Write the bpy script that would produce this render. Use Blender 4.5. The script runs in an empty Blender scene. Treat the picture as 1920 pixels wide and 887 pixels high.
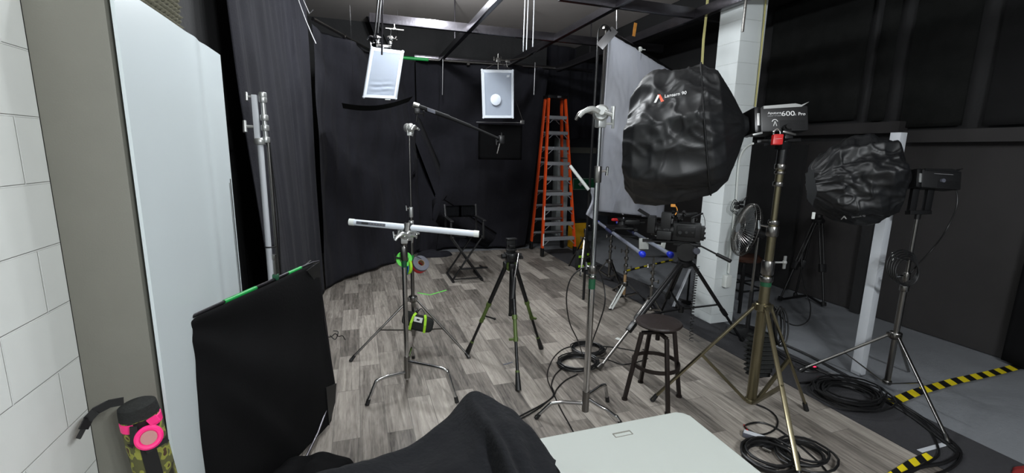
import bpy, bmesh, math, random
from mathutils import Vector, Matrix, noise
from mathutils.bvhtree import BVHTree
random.seed(7)
scn = bpy.context.scene
COL = scn.collection
PI = math.pi
# ------------------------------------------------------------------ camera
FPX, YAW, PIT, ROL, HC = 854.0, math.radians(18.743), math.radians(10.589), math.radians(1.131), 1.8
cy_, sy_ = math.cos(YAW), math.sin(YAW)
Fv = Vector((sy_*math.cos(PIT), cy_*math.cos(PIT), -math.sin(PIT)))
r0 = Vector((cy_, -sy_, 0)); u0 = r0.cross(Fv)
Rv = r0*math.cos(ROL)+u0*math.sin(ROL); Uv = u0*math.cos(ROL)-r0*math.sin(ROL)
CAM = Vector((0, 0, HC))
cd = bpy.data.cameras.new('camera'); cam = bpy.data.objects.new('camera', cd); COL.objects.link(cam)
cd.sensor_fit = 'HORIZONTAL'; cd.sensor_width = 36; cd.lens = 36*FPX/1920; cd.clip_start = .05; cd.clip_end = 60
cam.matrix_world = Matrix(((Rv.x, Uv.x, -Fv.x, 0), (Rv.y, Uv.y, -Fv.y, 0), (Rv.z, Uv.z, -Fv.z, HC), (0, 0, 0, 1)))
scn.camera = cam

# measuring helpers: where a measured sight line meets a plane of the room
def ray(x, y): return Fv+Rv*((x-960)/FPX)-Uv*((y-443.5)/FPX)
def G(x, y, z=0.0): d = ray(x, y); return CAM+d*((z-HC)/d.z)
def PY(x, y, Y): d = ray(x, y); return CAM+d*(Y/d.y)
def PX(x, y, X): d = ray(x, y); return CAM+d*(X/d.x)
def DP(x, y, dep): return CAM+ray(x, y)*dep
def dep(p): return (Vector(p)-CAM).dot(Fv)
def ZA(b, py):
    lo, hi = -1.0, 8.0
    for _ in range(40):
        m = (lo+hi)/2; v = Vector((b[0], b[1], m))-CAM
        if 443.5-FPX*v.dot(Uv)/v.dot(Fv) > py: lo = m
        else: hi = m
    return m
def VA(b, py): return Vector((b[0], b[1], ZA(b, py)))

# ------------------------------------------------------------------ materials
def lin(c):
    o = []
    for v in c[:3]:
        v = v/255.0
        o.append(v/12.92 if v <= .04045 else ((v+.055)/1.055)**2.4)
    return (o[0], o[1], o[2], 1)
def newmat(name):
    m = bpy.data.materials.new(name); m.use_nodes = True
    nt = m.node_tree; b = nt.nodes['Principled BSDF']
    return m, nt, b
def mat(name, c, rough=.5, metal=0.0, var=.12, vs=6.0, bump=0.0, bs=40.0, sheen=0, spec=.5, c2=None, coat=0):
    m, nt, b = newmat(name)
    N, L = nt.nodes, nt.links
    tc = N.new('ShaderNodeTexCoord')
    n = N.new('ShaderNodeTexNoise'); n.inputs['Scale'].default_value = vs; n.inputs['Detail'].default_value = 5
    L.new(tc.outputs['Object'], n.inputs['Vector'])
    mx = N.new('ShaderNodeMix'); mx.data_type = 'RGBA'
    a = lin(c)
    mx.inputs[6].default_value = lin(c2) if c2 else tuple(v*(1-var) for v in a[:3])+(1,)
    mx.inputs[7].default_value = a if c2 else tuple(min(1, v*(1+var)) for v in a[:3])+(1,)
    L.new(n.outputs['Fac'], mx.inputs[0]); L.new(mx.outputs[2], b.inputs['Base Color'])
    b.inputs['Roughness'].default_value = rough; b.inputs['Metallic'].default_value = metal
    b.inputs['Specular IOR Level'].default_value = spec
    if coat: b.inputs['Coat Weight'].default_value = coat
    if sheen: b.inputs['Sheen Weight'].default_value = sheen; b.inputs['Sheen Roughness'].default_value = .6
    if bump:
        n2 = N.new('ShaderNodeTexNoise'); n2.inputs['Scale'].default_value = bs; n2.inputs['Detail'].default_value = 4
        L.new(tc.outputs['Object'], n2.inputs['Vector'])
        bp = N.new('ShaderNodeBump'); bp.inputs['Strength'].default_value = bump; bp.inputs['Distance'].default_value = .02
        L.new(n2.outputs['Fac'], bp.inputs['Height']); L.new(bp.outputs['Normal'], b.inputs['Normal'])
    return m
M = {}
M['chrome'] = mat('chrome', (190, 190, 190), .12, 1.0, .08)
M['chrome_dull'] = mat('worn_chrome', (128, 126, 123), .28, 1.0, .2, bump=.05)
M['brassy'] = mat('warm_worn_steel', (122, 115, 92), .3, .9, .2)
M['step'] = mat('grey_step_metal', (150, 152, 156), .45, .3, .1)
M['aluminium'] = mat('aluminium', (170, 170, 172), .38, .9, .1)
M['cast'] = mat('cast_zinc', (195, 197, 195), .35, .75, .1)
M['blk'] = mat('black_plastic', (20, 20, 21), .45, 0, .15)
M['blkm'] = mat('black_metal', (24, 24, 25), .35, .3, .15)
M['cloth'] = mat('black_cloth', (19, 20, 23), .95, 0, .35, 3.5, .25, 60, sheen=.02, spec=.15)
M['cloth_b'] = mat('black_drape', (35, 35, 40), .95, 0, .4, 2.2, .2, 90, sheen=.02, spec=.1)
M['cloth_dk'] = mat('deep_black_cloth', (19, 19, 20), .95, 0, .3, 3, .06, 90, spec=.1)
M['felt'] = mat('black_felt', (44, 45, 44), .95, 0, .4, 5, .3, 90, spec=.12)
M['nylon'] = mat('black_nylon', (19, 20, 22), .48, 0, .15, 12, .3, 6, spec=.5)
M['foam'] = mat('olive_foam', (84, 82, 68), .95, 0, .2, 30, .2, 60)
M['grey'] = mat('grey_paint', (118, 117, 108), .55, 0, .06, 9, .06, 200)
M['white_gloss'] = mat('white_laminate', (205, 214, 216), .32, 0, .03, 2, .03, 1.2)
M['white'] = mat('white_plastic', (222, 226, 222), .45, 0, .03)
M['table'] = mat('pale_table_plastic', (168, 173, 168), .5, 0, .02, 5, .04, 300)
M['white_paint'] = mat('white_painted_steel', (196, 200, 205), .45, 0, .05)
M['ceil'] = mat('ceiling_plaster', (178, 172, 168), .9, 0, .08, 1.5)
M['ceil_dk'] = mat('dark_ceiling', (22, 22, 23), .9, 0, .1)
M['steel_dk'] = mat('dark_steel', (72, 70, 74), .28, .85, .3, 8, .06, 30)
M['wall_blk'] = mat('black_wall', (34, 34, 35), .9, 0, .3, 3, .2, 30)
M['wall_dk'] = mat('dark_grey_wall', (44, 42, 42), .8, 0, .18, 2.5, .1, 60)
M['wall_bay'] = mat('slate_wall', (58, 62, 68), .8, 0, .12, 2)
M['strip'] = mat('charcoal_carpet', (48, 48, 51), .95, 0, .2, 30, .3, 200)
M['concrete'] = mat('painted_concrete', (124, 127, 131), .55, 0, .15, 3.5, .1, 50)
M['silk'] = mat('grey_white_silk', (236, 238, 244), .7, 0, .06, 4, .25, 9)
M['diff'] = mat('diffusion_sheet', (216, 227, 243), .7, 0, .03, 5)
M['diff_frame'] = mat('pale_frame', (215, 222, 230), .45, 0, .03)
M['patch'] = mat('pale_patch', (228, 236, 247), .6, 0, .02, spec=.2)
M['rail'] = mat('silver_rail', (160, 166, 182), .3, .35, .05)
M['sleeve'] = mat('dark_blue_foam', (44, 50, 84), .7, 0, .1)
M['redcloth'] = mat('dark_red_cloth', (120, 26, 24), .9, 0, .3)
M['matte'] = mat('matte_black', (18, 18, 19), .75, 0, .1, spec=.25)
M['orange'] = mat('orange_fibreglass', (236, 82, 28), .4, 0, .06)
M['yellow'] = mat('yellow_plastic', (214, 160, 22), .5, 0, .1)
M['haz_y'] = mat('hazard_yellow', (226, 205, 30), .5, 0, .1)
M['green'] = mat('green_tape', (30, 150, 70), .45, 0, .1)
M['dkgreen'] = mat('dark_green_tape', (22, 78, 50), .45, 0, .1)
M['neon'] = mat('neon_green_tape', (110, 235, 90), .5, 0, .05)
M['lime'] = mat('lime_webbing', (160, 215, 40), .6, 0, .1, 20, .1, 200)
M['olive'] = mat('olive_metal', (82, 100, 48), .45, .2, .1)
M['red'] = mat('red_plastic', (190, 32, 32), .4, 0, .1)
M['redtape'] = mat('red_tape', (200, 30, 36), .5, 0, .1)
M['blue'] = mat('blue_rubber', (20, 48, 200), .45, 0, .08)
M['bluetape'] = mat('blue_tape', (30, 90, 170), .5, 0, .1)
M['greytape'] = mat('grey_tape', (82, 84, 94), .5, 0, .08)
M['pink'] = mat('neon_pink_webbing', (255, 40, 130), .5, 0, .05, 20)
M['card'] = mat('dusty_pink_disc', (182, 128, 124), .6, 0, .1)
M['wood_dk'] = mat('dark_stained_wood', (36, 27, 24), .5, 0, .3, 14, .15, 40)
M['bronze'] = mat('dark_bronze_steel', (40, 33, 30), .45, .5, .2)
M['leather'] = mat('brown_leather', (58, 36, 26), .4, 0, .15)
M['kraft'] = mat('pale_yellow_strap', (214, 206, 140), .7, 0, .08)
M['orange_tag'] = mat('orange_tag', (236, 160, 70), .6, 0, .1)
M['cable'] = mat('black_cable', (17, 17, 18), .42, 0, .1)
M['logo_w'] = mat('white_print', (225, 225, 225), .6, 0, .02)
M['logo_o'] = mat('orange_print', (225, 90, 60), .6, 0, .02)
M['logo_g'] = mat('grey_print', (150, 150, 152), .6, 0, .02)
M['sign'] = mat('green_sign', (28, 110, 70), .6, 0, .05)
M['fan'] = mat('grey_fan_blade', (96, 100, 102), .65, 0, .05)
M['column'] = None
M['tan'] = mat('tan_tape', (150, 120, 84), .6, 0, .1)

def translucent(m, amt):
    nt = m.node_tree; N, L = nt.nodes, nt.links; b = N['Principled BSDF']; o = N['Material Output']
    t = N.new('ShaderNodeBsdfTranslucent'); x = N.new('ShaderNodeMixShader'); x.inputs[0].default_value = amt
    src = b.inputs['Base Color'].links[0].from_socket; L.new(src, t.inputs['Color'])
    L.new(b.outputs[0], x.inputs[1]); L.new(t.outputs[0], x.inputs[2]); L.new(x.outputs[0], o.inputs['Surface'])
translucent(M['silk'], .5)
def ridged(m, scale, strength, dist):
    nt = m.node_tree; N, L = nt.nodes, nt.links; b = N['Principled BSDF']
    tc = N.new('ShaderNodeTexCoord'); n = N.new('ShaderNodeTexNoise'); n.noise_type = 'RIDGED_MULTIFRACTAL'
    n.inputs['Scale'].default_value = scale; n.inputs['Detail'].default_value = 2.5; n.inputs['Distortion'].default_value = .6
    bp = N.new('ShaderNodeBump'); bp.inputs['Strength'].default_value = strength; bp.inputs['Distance'].default_value = dist
    L.new(tc.outputs['Object'], n.inputs['Vector']); L.new(n.outputs['Fac'], bp.inputs['Height']); L.new(bp.outputs['Normal'], b.inputs['Normal'])
ridged(M['nylon'], 3.6, .5, .03)
def camo():
    m, nt, b = newmat('camouflage_fabric'); N, L = nt.nodes, nt.links
    tc = N.new('ShaderNodeTexCoord'); n = N.new('ShaderNodeTexNoise'); n.inputs['Scale'].default_value = 22; n.inputs['Detail'].default_value = 1.5
    L.new(tc.outputs['Object'], n.inputs['Vector'])
    r = N.new('ShaderNodeValToRGB'); r.color_ramp.interpolation = 'CONSTANT'
    e = r.color_ramp.elements; e[0].position = 0; e[0].color = lin((34, 30, 22)); e[1].position = .44; e[1].color = lin((84, 84, 48))
    x = e.new(.53); x.color = lin((138, 140, 60)); x = e.new(.6); x.color = lin((70, 48, 34))
    L.new(n.outputs['Fac'], r.inputs['Fac']); L.new(r.outputs['Color'], b.inputs['Base Color']); b.inputs['Roughness'].default_value = .85
    return m
M['camo'] = camo()

def block_wall(name, color, axis, z0, rh=.192, bw=.40, off=0.0, bumpd=.006):
    """painted concrete blocks; axis: which object coordinate runs along the wall"""
    m, nt, b = newmat(name); N, L = nt.nodes, nt.links
    tc = N.new('ShaderNodeTexCoord'); sp = N.new('ShaderNodeSeparateXYZ'); cb = N.new('ShaderNodeCombineXYZ')
    L.new(tc.outputs['Object'], sp.inputs[0])
    a1 = N.new('ShaderNodeMath'); a1.operation = 'ADD'; a1.inputs[1].default_value = off
    a2 = N.new('ShaderNodeMath'); a2.operation = 'ADD'; a2.inputs[1].default_value = -z0+10*rh
    L.new(sp.outputs[axis], a1.inputs[0]); L.new(sp.outputs[2], a2.inputs[0])
    L.new(a1.outputs[0], cb.inputs[0]); L.new(a2.outputs[0], cb.inputs[1])
    br = N.new('ShaderNodeTexBrick'); br.offset = .5
    for k, v in (('Scale', 1), ('Mortar Size', .0035), ('Mortar Smooth', .6), ('Brick Width', bw), ('Row Height', rh)): br.inputs[k].default_value = v
    L.new(cb.outputs[0], br.inputs['Vector'])
    n = N.new('ShaderNodeTexNoise'); n.inputs['Scale'].default_value = 9; n.inputs['Detail'].default_value = 6; L.new(tc.outputs['Object'], n.inputs['Vector'])
    mx = N.new('ShaderNodeMix'); mx.data_type = 'RGBA'
    c = lin(color); mx.inputs[6].default_value = tuple(v*.93 for v in c[:3])+(1,); mx.inputs[7].default_value = c
    L.new(n.outputs['Fac'], mx.inputs[0]); L.new(mx.outputs[2], b.inputs['Base Color'])
    h = N.new('ShaderNodeMath'); h.operation = 'MULTIPLY_ADD'; h.inputs[1].default_value = -1.0; L.new(br.outputs['Fac'], h.inputs[0])
    nn = N.new('ShaderNodeMath'); nn.operation = 'MULTIPLY'; nn.inputs[1].default_value = .35; L.new(n.outputs['Fac'], nn.inputs[0]); L.new(nn.outputs[0], h.inputs[2])
    bp = N.new('ShaderNodeBump'); bp.inputs['Strength'].default_value = .9; bp.inputs['Distance'].default_value = bumpd
    L.new(h.outputs[0], bp.inputs['Height']); L.new(bp.outputs['Normal'], b.inputs['Normal']); b.inputs['Roughness'].default_value = .6
    return m
M['blocks'] = block_wall('white_painted_blocks', (238, 241, 237), 1, 1.679, off=.12)
M['column'] = block_wall('white_painted_column', (226, 232, 232), 0, .1, rh=.2, bw=3, bumpd=.003)

def vinyl():
    m, nt, b = newmat('grey_wood_vinyl'); N, L = nt.nodes, nt.links
    tc = N.new('ShaderNodeTexCoord'); sp = N.new('ShaderNodeSeparateXYZ'); L.new(tc.outputs['Object'], sp.inputs[0])
    cb = N.new('ShaderNodeCombineXYZ')
    ax = N.new('ShaderNodeMath'); ax.operation = 'ADD'; ax.inputs[1].default_value = 5.0
    ay = N.new('ShaderNodeMath'); ay.operation = 'ADD'; ay.inputs[1].default_value = 5.3
    L.new(sp.outputs[1], ay.inputs[0]); L.new(sp.outputs[0], ax.inputs[0])
    L.new(ay.outputs[0], cb.inputs[0]); L.new(ax.outputs[0], cb.inputs[1])
    def brick(w, rh, freq, off):
        br = N.new('ShaderNodeTexBrick'); br.offset = off; br.offset_frequency = freq
        for k, v in (('Scale', 1), ('Mortar Size', .0022), ('Mortar Smooth', .2), ('Brick Width', w), ('Row Height', rh), ('Bias', 0)): br.inputs[k].default_value = v
        br.inputs['Color1'].default_value = (0, 0, 0, 1); br.inputs['Color2'].default_value = (1, 1, 1, 1); br.inputs['Mortar'].default_value = (.5, .5, .5, 1)
        L.new(cb.outputs[0], br.inputs['Vector']); return br
    b1 = brick(.62, .165, 2, .37)
    mpn = N.new('ShaderNodeMapping'); mpn.inputs['Scale'].default_value = (1.0, 16, 1); L.new(cb.outputs[0], mpn.inputs[0])
    # shift grain per plank
    sh = N.new('ShaderNodeVectorMath'); sh.operation = 'MULTIPLY_ADD'; sh.inputs[1].default_value = (7, 31, 3)
    L.new(b1.outputs['Color'], sh.inputs[0]); L.new(mpn.outputs[0], sh.inputs[2])
    g = N.new('ShaderNodeTexNoise'); g.inputs['Scale'].default_value = 2.2; g.inputs['Detail'].default_value = 8; g.inputs['Roughness'].default_value = .65; g.inputs['Distortion'].default_value = .8
    L.new(sh.outputs[0], g.inputs['Vector'])
    g2 = N.new('ShaderNodeTexNoise'); g2.inputs['Scale'].default_value = 2.0; g2.inputs['Detail'].default_value = 3; L.new(tc.outputs['Object'], g2.inputs['Vector'])
    w = N.new('ShaderNodeTexNoise'); w.inputs['Scale'].default_value = 9; w.inputs['Detail'].default_value = 2; w.inputs['Distortion'].default_value = 2.5
    mp3 = N.new('ShaderNodeMapping'); mp3.inputs['Scale'].default_value = (.45, 2.2, 1); L.new(cb.outputs[0], mp3.inputs[0]); L.new(mp3.outputs[0], w.inputs['Vector'])
    def mth(op, a, v=None, c=None):
        n = N.new('ShaderNodeMath'); n.operation = op
        if hasattr(a, 'links'): L.new(a, n.inputs[0])
        else: n.inputs[0].default_value = a
        if v is not None:
            if hasattr(v, 'links'): L.new(v, n.inputs[1])
            else: n.inputs[1].default_value = v
        if c is not None:
            if hasattr(c, 'links'): L.new(c, n.inputs[2])
            else: n.inputs[2].default_value = c
        return n.outputs[0]
    s = mth('MULTIPLY', b1.outputs['Color'], .36)
    s = mth('MULTIPLY_ADD', g.outputs['Fac'], .95, s)
    s = mth('MULTIPLY_ADD', w.outputs['Fac'], .30, s)
    s = mth('MULTIPLY_ADD', g2.outputs['Fac'], .16, s)
    s = mth('SUBTRACT', s, .38)
    r = N.new('ShaderNodeValToRGB'); e = r.color_ramp.elements
    e[0].position = .15; e[0].color = lin((54, 50, 47)); e[1].position = .82; e[1].color = lin((172, 165, 156))
    x = e.new(.45); x.color = lin((119, 113, 106))
    L.new(s, r.inputs['Fac'])
    mx = N.new('ShaderNodeMix'); mx.data_type = 'RGBA'; mx.inputs[7].default_value = lin((84, 80, 77))
    L.new(mth('MULTIPLY', b1.outputs['Fac'], .7), mx.inputs[0]); L.new(r.outputs['Color'], mx.inputs[6]); L.new(mx.outputs[2], b.inputs['Base Color'])
    bp = N.new('ShaderNodeBump'); bp.inputs['Strength'].default_value = .25; bp.inputs['Distance'].default_value = .004
    L.new(g.outputs['Fac'], bp.inputs['Height']); L.new(bp.outputs['Normal'], b.inputs['Normal'])
    b.inputs['Roughness'].default_value = .5; b.inputs['Specular IOR Level'].default_value = .35
    return m
M['vinyl'] = vinyl()

# ------------------------------------------------------------------ mesh collector
ORIG = {}
class MB:
    def __init__(s): s.bm = bmesh.new(); s.mi = 0
    def f(s, vs):
        try:
            fc = s.bm.faces.new(vs); fc.material_index = s.mi; return fc
        except ValueError: return None
    def ring(s, c, a, b, r, n):
        return [s.bm.verts.new(Vector(c)+a*(math.cos(2*PI*i/n)*r)+b*(math.sin(2*PI*i/n)*r)) for i in range(n)]
    @staticmethod
    def frame(d):
        d = Vector(d).normalized(); u = Vector((0, 0, 1)) if abs(d.z) < .9 else Vector((1, 0, 0))
        a = d.cross(u).normalized(); return d, a, d.cross(a).normalized()
    def lathe(s, p, d, prof, n=16, cap=True):
        d, a, b = s.frame(d); p = Vector(p); prev = None; first = None
        for t, r in prof:
            R = s.ring(p+d*t, a, b, max(r, 1e-4), n)
            if prev:
                for i in range(n): s.f((prev[i], prev[(i+1) % n], R[(i+1) % n], R[i]))
            else: first = R
            prev = R
        if cap: s.f(first[::-1]); s.f(prev)
        return s
    def cyl(s, p, q, r, r2=None, n=12):
        p, q = Vector(p), Vector(q)
        return s.lathe(p, q-p, [(0, r), ((q-p).length, r if r2 is None else r2)], n)
    def path(s, pts, r, n=8, closed=False, smooth=4, cap=True):
        pts = [Vector(p) for p in pts]
        if smooth > 1 and len(pts) > 2:
            o = []; m = len(pts); rng = range(m if closed else m-1)
            for i in rng:
                if closed: p0, p1, p2, p3 = pts[i-1], pts[i], pts[(i+1) % m], pts[(i+2) % m]
                else: p0, p1, p2, p3 = pts[max(i-1, 0)], pts[i], pts[i+1], pts[min(i+2, m-1)]
                for k in range(smooth):
                    t = k/smooth
                    o.append(.5*((2*p1)+(p2-p0)*t+(2*p0-5*p1+4*p2-p3)*t*t+(3*p1-p0-3*p2+p3)*t**3))
            if not closed: o.append(pts[-1])
            pts = o
        m = len(pts); rings = []; a = None
        for i in range(m):
            if closed: d = pts[(i+1) % m]-pts[i-1]
            else: d = pts[min(i+1, m-1)]-pts[max(i-1, 0)]
            if d.length < 1e-7: d = Vector((0, 0, 1))
            d.normalize()
            if a is None: a = s.frame(d)[1]
            else:
                a = a-d*a.dot(d)
                a = a.normalized() if a.length > 1e-6 else s.frame(d)[1]
            b = d.cross(a); rr = r[min(i, len(r)-1)] if isinstance(r, (list, tuple)) else r
            rings.append(s.ring(pts[i], a, b, rr, n))
        for i in range(m-1 if not closed else m):
            A, B = rings[i], rings[(i+1) % m]
            for k in range(n): s.f((A[k], A[(k+1) % n], B[(k+1) % n], B[k]))
        if not closed and cap: s.f(rings[0][::-1]); s.f(rings[-1])
        return s
    def box(s, c, size, ax=None, bev=0.0):
        ax = ax or (Vector((1, 0, 0)), Vector((0, 1, 0)), Vector((0, 0, 1)))
        c = Vector(c); h = [v/2 for v in size]
        V = [s.bm.verts.new(c+ax[0]*(i*h[0])+ax[1]*(j*h[1])+ax[2]*(k*h[2])) for i in (-1, 1) for j in (-1, 1) for k in (-1, 1)]
        fs = [s.f([V[i] for i in q]) for q in ((0, 1, 3, 2), (4, 6, 7, 5), (0, 4, 5, 1), (2, 3, 7, 6), (0, 2, 6, 4), (1, 5, 7, 3))]
        if bev:
            es = list({e for fc in fs for e in fc.edges})
            r = bmesh.ops.bevel(s.bm, geom=es, offset=bev, segments=2, profile=.6, affect='EDGES')
            for fc in r['faces']: fc.material_index = s.mi
        return s
    def bar(s, p, q, w, h, up=(0, 0, 1), bev=0.0):
        p, q = Vector(p), Vector(q); d = (q-p); L = d.length; d.normalize(); up = Vector(up)
        a = d.cross(up)
        if a.length < 1e-4: a = d.cross(Vector((1, 0, 0)))
        a.normalize(); b = a.cross(d).normalized()
        return s.box((p+q)/2, (w, L, h), (a, d, b), bev)
    def ell(s, c, r, n=16, m=10, ax=None):
        ax = ax or (Vector((1, 0, 0)), Vector((0, 1, 0)), Vector((0, 0, 1))); c = Vector(c)
        if not isinstance(r, (tuple, list)): r = (r, r, r)
        rows = []
        for j in range(1, m):
            th = PI*j/m
            rows.append([s.bm.verts.new(c+ax[0]*(r[0]*math.sin(th)*math.cos(2*PI*i/n))+ax[1]*(r[1]*math.sin(th)*math.sin(2*PI*i/n))+ax[2]*(r[2]*math.cos(th))) for i in range(n)])
        t = s.bm.verts.new(c+ax[2]*r[2]); b = s.bm.verts.new(c-ax[2]*r[2])
        for i in range(n):
            k = (i+1) % n
            s.f((t, rows[0][i], rows[0][k])); s.f((b, rows[-1][k], rows[-1][i]))
            for j in range(len(rows)-1): s.f((rows[j][i], rows[j+1][i], rows[j+1][k], rows[j][k]))
        return s
    def torus(s, c, R, r, nrm=(0, 0, 1), n=28, m=8, sq=1.0):
        d, a, b = s.frame(nrm); c = Vector(c)
        return s.path([c+a*(math.cos(2*PI*i/n)*R)+b*(math.sin(2*PI*i/n)*R*sq) for i in range(n)], r, m, True, 1)
    def surf(s, fn, nu, nv, wrap=False):
        g = [[s.bm.verts.new(fn(i/(nu-(0 if wrap else 1)), j/(nv-1))) for j in range(nv)] for i in range(nu)]
        for i in range(nu if wrap else nu-1):
            for j in range(nv-1):
                k = (i+1) % nu; s.f((g[i][j], g[k][j], g[k][j+1], g[i][j+1]))
        return s
    def poly(s, pts, th):
        """flat outline pts given thickness vector th"""
        th = Vector(th); A = [s.bm.verts.new(Vector(p)) for p in pts]; B = [s.bm.verts.new(Vector(p)+th) for p in pts]
        s.f(A); s.f(B[::-1]); n = len(A)
        for i in range(n): s.f((A[i], B[i], B[(i+1) % n], A[(i+1) % n]))
        return s
    def solid(s, t):
        bmesh.ops.recalc_face_normals(s.bm, faces=s.bm.faces[:])
        bmesh.ops.solidify(s.bm, geom=s.bm.faces[:], thickness=t); return s
    def build(s, name, m, parent=None, loc=None, flat=False, ang=40):
        o_ = ORIG[parent.name] if parent else Vector(loc or (0, 0, 0))
        bmesh.ops.recalc_face_normals(s.bm, faces=s.bm.faces[:])
        for v in s.bm.verts: v.co -= o_
        me = bpy.data.meshes.new(name); s.bm.to_mesh(me); s.bm.free()
        for x in (m if isinstance(m, (list, tuple)) else [m]): me.materials.append(M[x] if isinstance(x, str) else x)
        if not flat:
            for p in me.polygons: p.use_smooth = True
            me.set_sharp_from_angle(angle=math.radians(ang))
        ob = bpy.data.objects.new(name, me); COL.objects.link(ob)
        if parent: ob.parent = parent
        else: ob.location = o_
        ORIG[ob.name] = o_
        return ob
def tag(o, label, cat, group=None, kind=None):
    o['label'] = label; o['category'] = cat
    if group: o['group'] = group
    if kind: o['kind'] = kind
    return o
def thing(name, label, cat, loc=(0, 0, 0), group=None):
    o = bpy.data.objects.new(name, None); o.empty_display_size = .1; COL.objects.link(o); o.location = Vector(loc); ORIG[o.name] = Vector(loc)
    return tag(o, label, cat, group)
def struct(o, label=None):
    o['kind'] = 'structure'
    if label: o['label'] = label
    return o
X, Y, Z = Vector((1, 0, 0)), Vector((0, 1, 0)), Vector((0, 0, 1))
def V(*a): return Vector(a)
def nz(p, s=1.0, k=0): return noise.noise(Vector(p)*s+Vector((k*7.3, k*3.1, k*1.7)))
def text_mesh(txt, size, ext=.0008):
    c = bpy.data.curves.new('lettering', 'FONT'); c.body = txt; c.size = size; c.extrude = ext; c.align_x = 'LEFT'
    o = bpy.data.objects.new('lettering', c); COL.objects.link(o)
    me = bpy.data.meshes.new_from_object(o.evaluated_get(bpy.context.evaluated_depsgraph_get()))
    bpy.data.objects.remove(o); bpy.data.curves.remove(c); return me
def letter(txt, size, org, ax, ay, m, parent, name='lettering', ext=.0008, fit=None, proj=None):
    me = text_mesh(txt, size, ext); az = Vector(ax).cross(Vector(ay)).normalized()
    w = max(v.co.x for v in me.vertices); sx = fit/w if fit else 1
    o_ = ORIG[parent.name]
    for v in me.vertices:
        p = Vector(org)+Vector(ax)*(v.co.x*sx)+Vector(ay)*v.co.y+az*v.co.z
        if proj: p = proj(p, v.co.z)
        v.co = p-o_
    me.materials.clear(); me.materials.append(M[m]); ob = bpy.data.objects.new(name, me); COL.objects.link(ob); ob.parent = parent; ORIG[ob.name] = o_
    return ob

#@@PART room
# ------------------------------------------------------------------ the room
ZC = 3.84
struct(MB().box((2.3, 3.8, -.06), (8.6, 12.4, .1)).build('floor', 'concrete'))
struct(MB().box((-.95, .15, ZC/2), (.1, 3.28, ZC)).build('wall_left', 'blocks'))
struct(MB().box((-.96, 5.8, ZC/2), (.1, 8.0, ZC)).build('wall_left', 'wall_blk'))
struct(MB().box((1.25, 8.4, ZC/2), (4.4, .1, ZC)).build('wall_back', 'wall_blk'))
struct(MB().box((4.55, 9.5, ZC/2), (2.5, .1, ZC)).build('wall_back', 'wall_bay'))
struct(MB().box((3.42, 8.95, ZC/2), (.06, 1.0, ZC)).build('trim_1', 'wall_blk'))
struct(MB().box((5.65, 4.6, 1.0), (.1, 9.9, 2.0)).build('wall_right', 'wall_dk'))
struct(MB().box((5.67, 4.6, 2.92), (.1, 9.9, 1.84)).build('wall_right', 'wall_blk'))
struct(MB().box((1.6, 3.8, ZC+.05), (5.2, 11.4, .1)).build('ceiling', 'ceil'))
struct(MB().box((4.95, 3.8, ZC+.05), (1.5, 11.4, .1)).build('ceiling', 'ceil_dk'))
struct(MB().box((4.38, 4.2, ZC-.13), (.34, 10.5, .26)).build('trim_2', 'ceil_dk'))
# short grey pier standing against the left wall
struct(MB().box((-.80, 2.36, 1.137), (.2, 1.14, 2.274), bev=.006).build('trim_3', 'grey'))
# column
mb = MB().box((3.715, 3.90, ZC/2), (.30, .30, ZC), bev=.008)
struct(mb.build('trim_4', 'column'))
# ledges along the right wall
p1 = PX(1500, 255, 5.6).z; p2 = PX(1800, 267, 5.6).z
b = G(1612, 705)
struct(MB().box((5.53, 6.0, p1+.06), (.14, 5.2, .12)).build('trim_5', 'wall_dk'))
struct(MB().box((5.53, 1.7, p2+.06), (.14, 3.3, .12)).build('trim_5', 'wall_dk'))
# dark door leaf set in the right wall
q = PX(1611, 581, 5.57)
struct(MB().box((5.56, q.y+.02, .98), (.1, .11, 1.96)).build('trim_6', 'wall_blk'))
q1, q2 = PX(1440, 540, 5.58), PX(1480, 545, 5.58)
struct(MB().box((5.575, (q1.y+q2.y)/2+.35, .98), (.06, 1.0, 1.96)).build('door_1', 'wall_blk'))
# slim white post
mb = MB().box((b.x+.035, b.y+.04, 1.0), (.075, .075, 2.0), bev=.004)
struct(mb.build('trim_7', 'white_paint'))

# floor coverings
vf = MB().box((1.13, 3.15, -.0045), (4.16, 9.5, .009)).build('vinyl_flooring', 'vinyl')
tag(vf, 'grey wood-look vinyl flooring laid over the whole stage area', 'flooring')
cs = MB().box((3.48, 3.9, -.0035), (.53, 7.6, .011)).build('carpet_runner', 'strip')
tag(cs, 'narrow charcoal carpet runner along the edge of the wood-look flooring', 'carpet')

# white board on the pier
t = thing('wall_board', 'tall white laminated board fixed upright beside the grey pier', 'board', (-.68, 2.36, 0))
def fn(u, v): y = 1.782+1.16*u; return V(-.682+.006*math.exp(-((u-.62-.02*math.sin(v*3))/.05)**2)-.005*math.exp(-((u-.72)/.04)**2)+.002*nz((y*3, v*1.2, 2)), y, .005+2.272*v)
mb = MB().surf(fn, 90, 20); bmesh.ops.recalc_face_normals(mb.bm, faces=mb.bm.faces[:]); bmesh.ops.solidify(mb.bm, geom=mb.bm.faces[:], thickness=.010); mb.build('panel', 'white_gloss', t, ang=60)
MB().box((-.676, 2.885, .95), (.01, .012, 1.3), bev=.002).cyl((-.672, 2.905, .3), (-.672, 2.905, 1.62), .004).build('edge_strip', 'chrome_dull', t)

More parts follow.
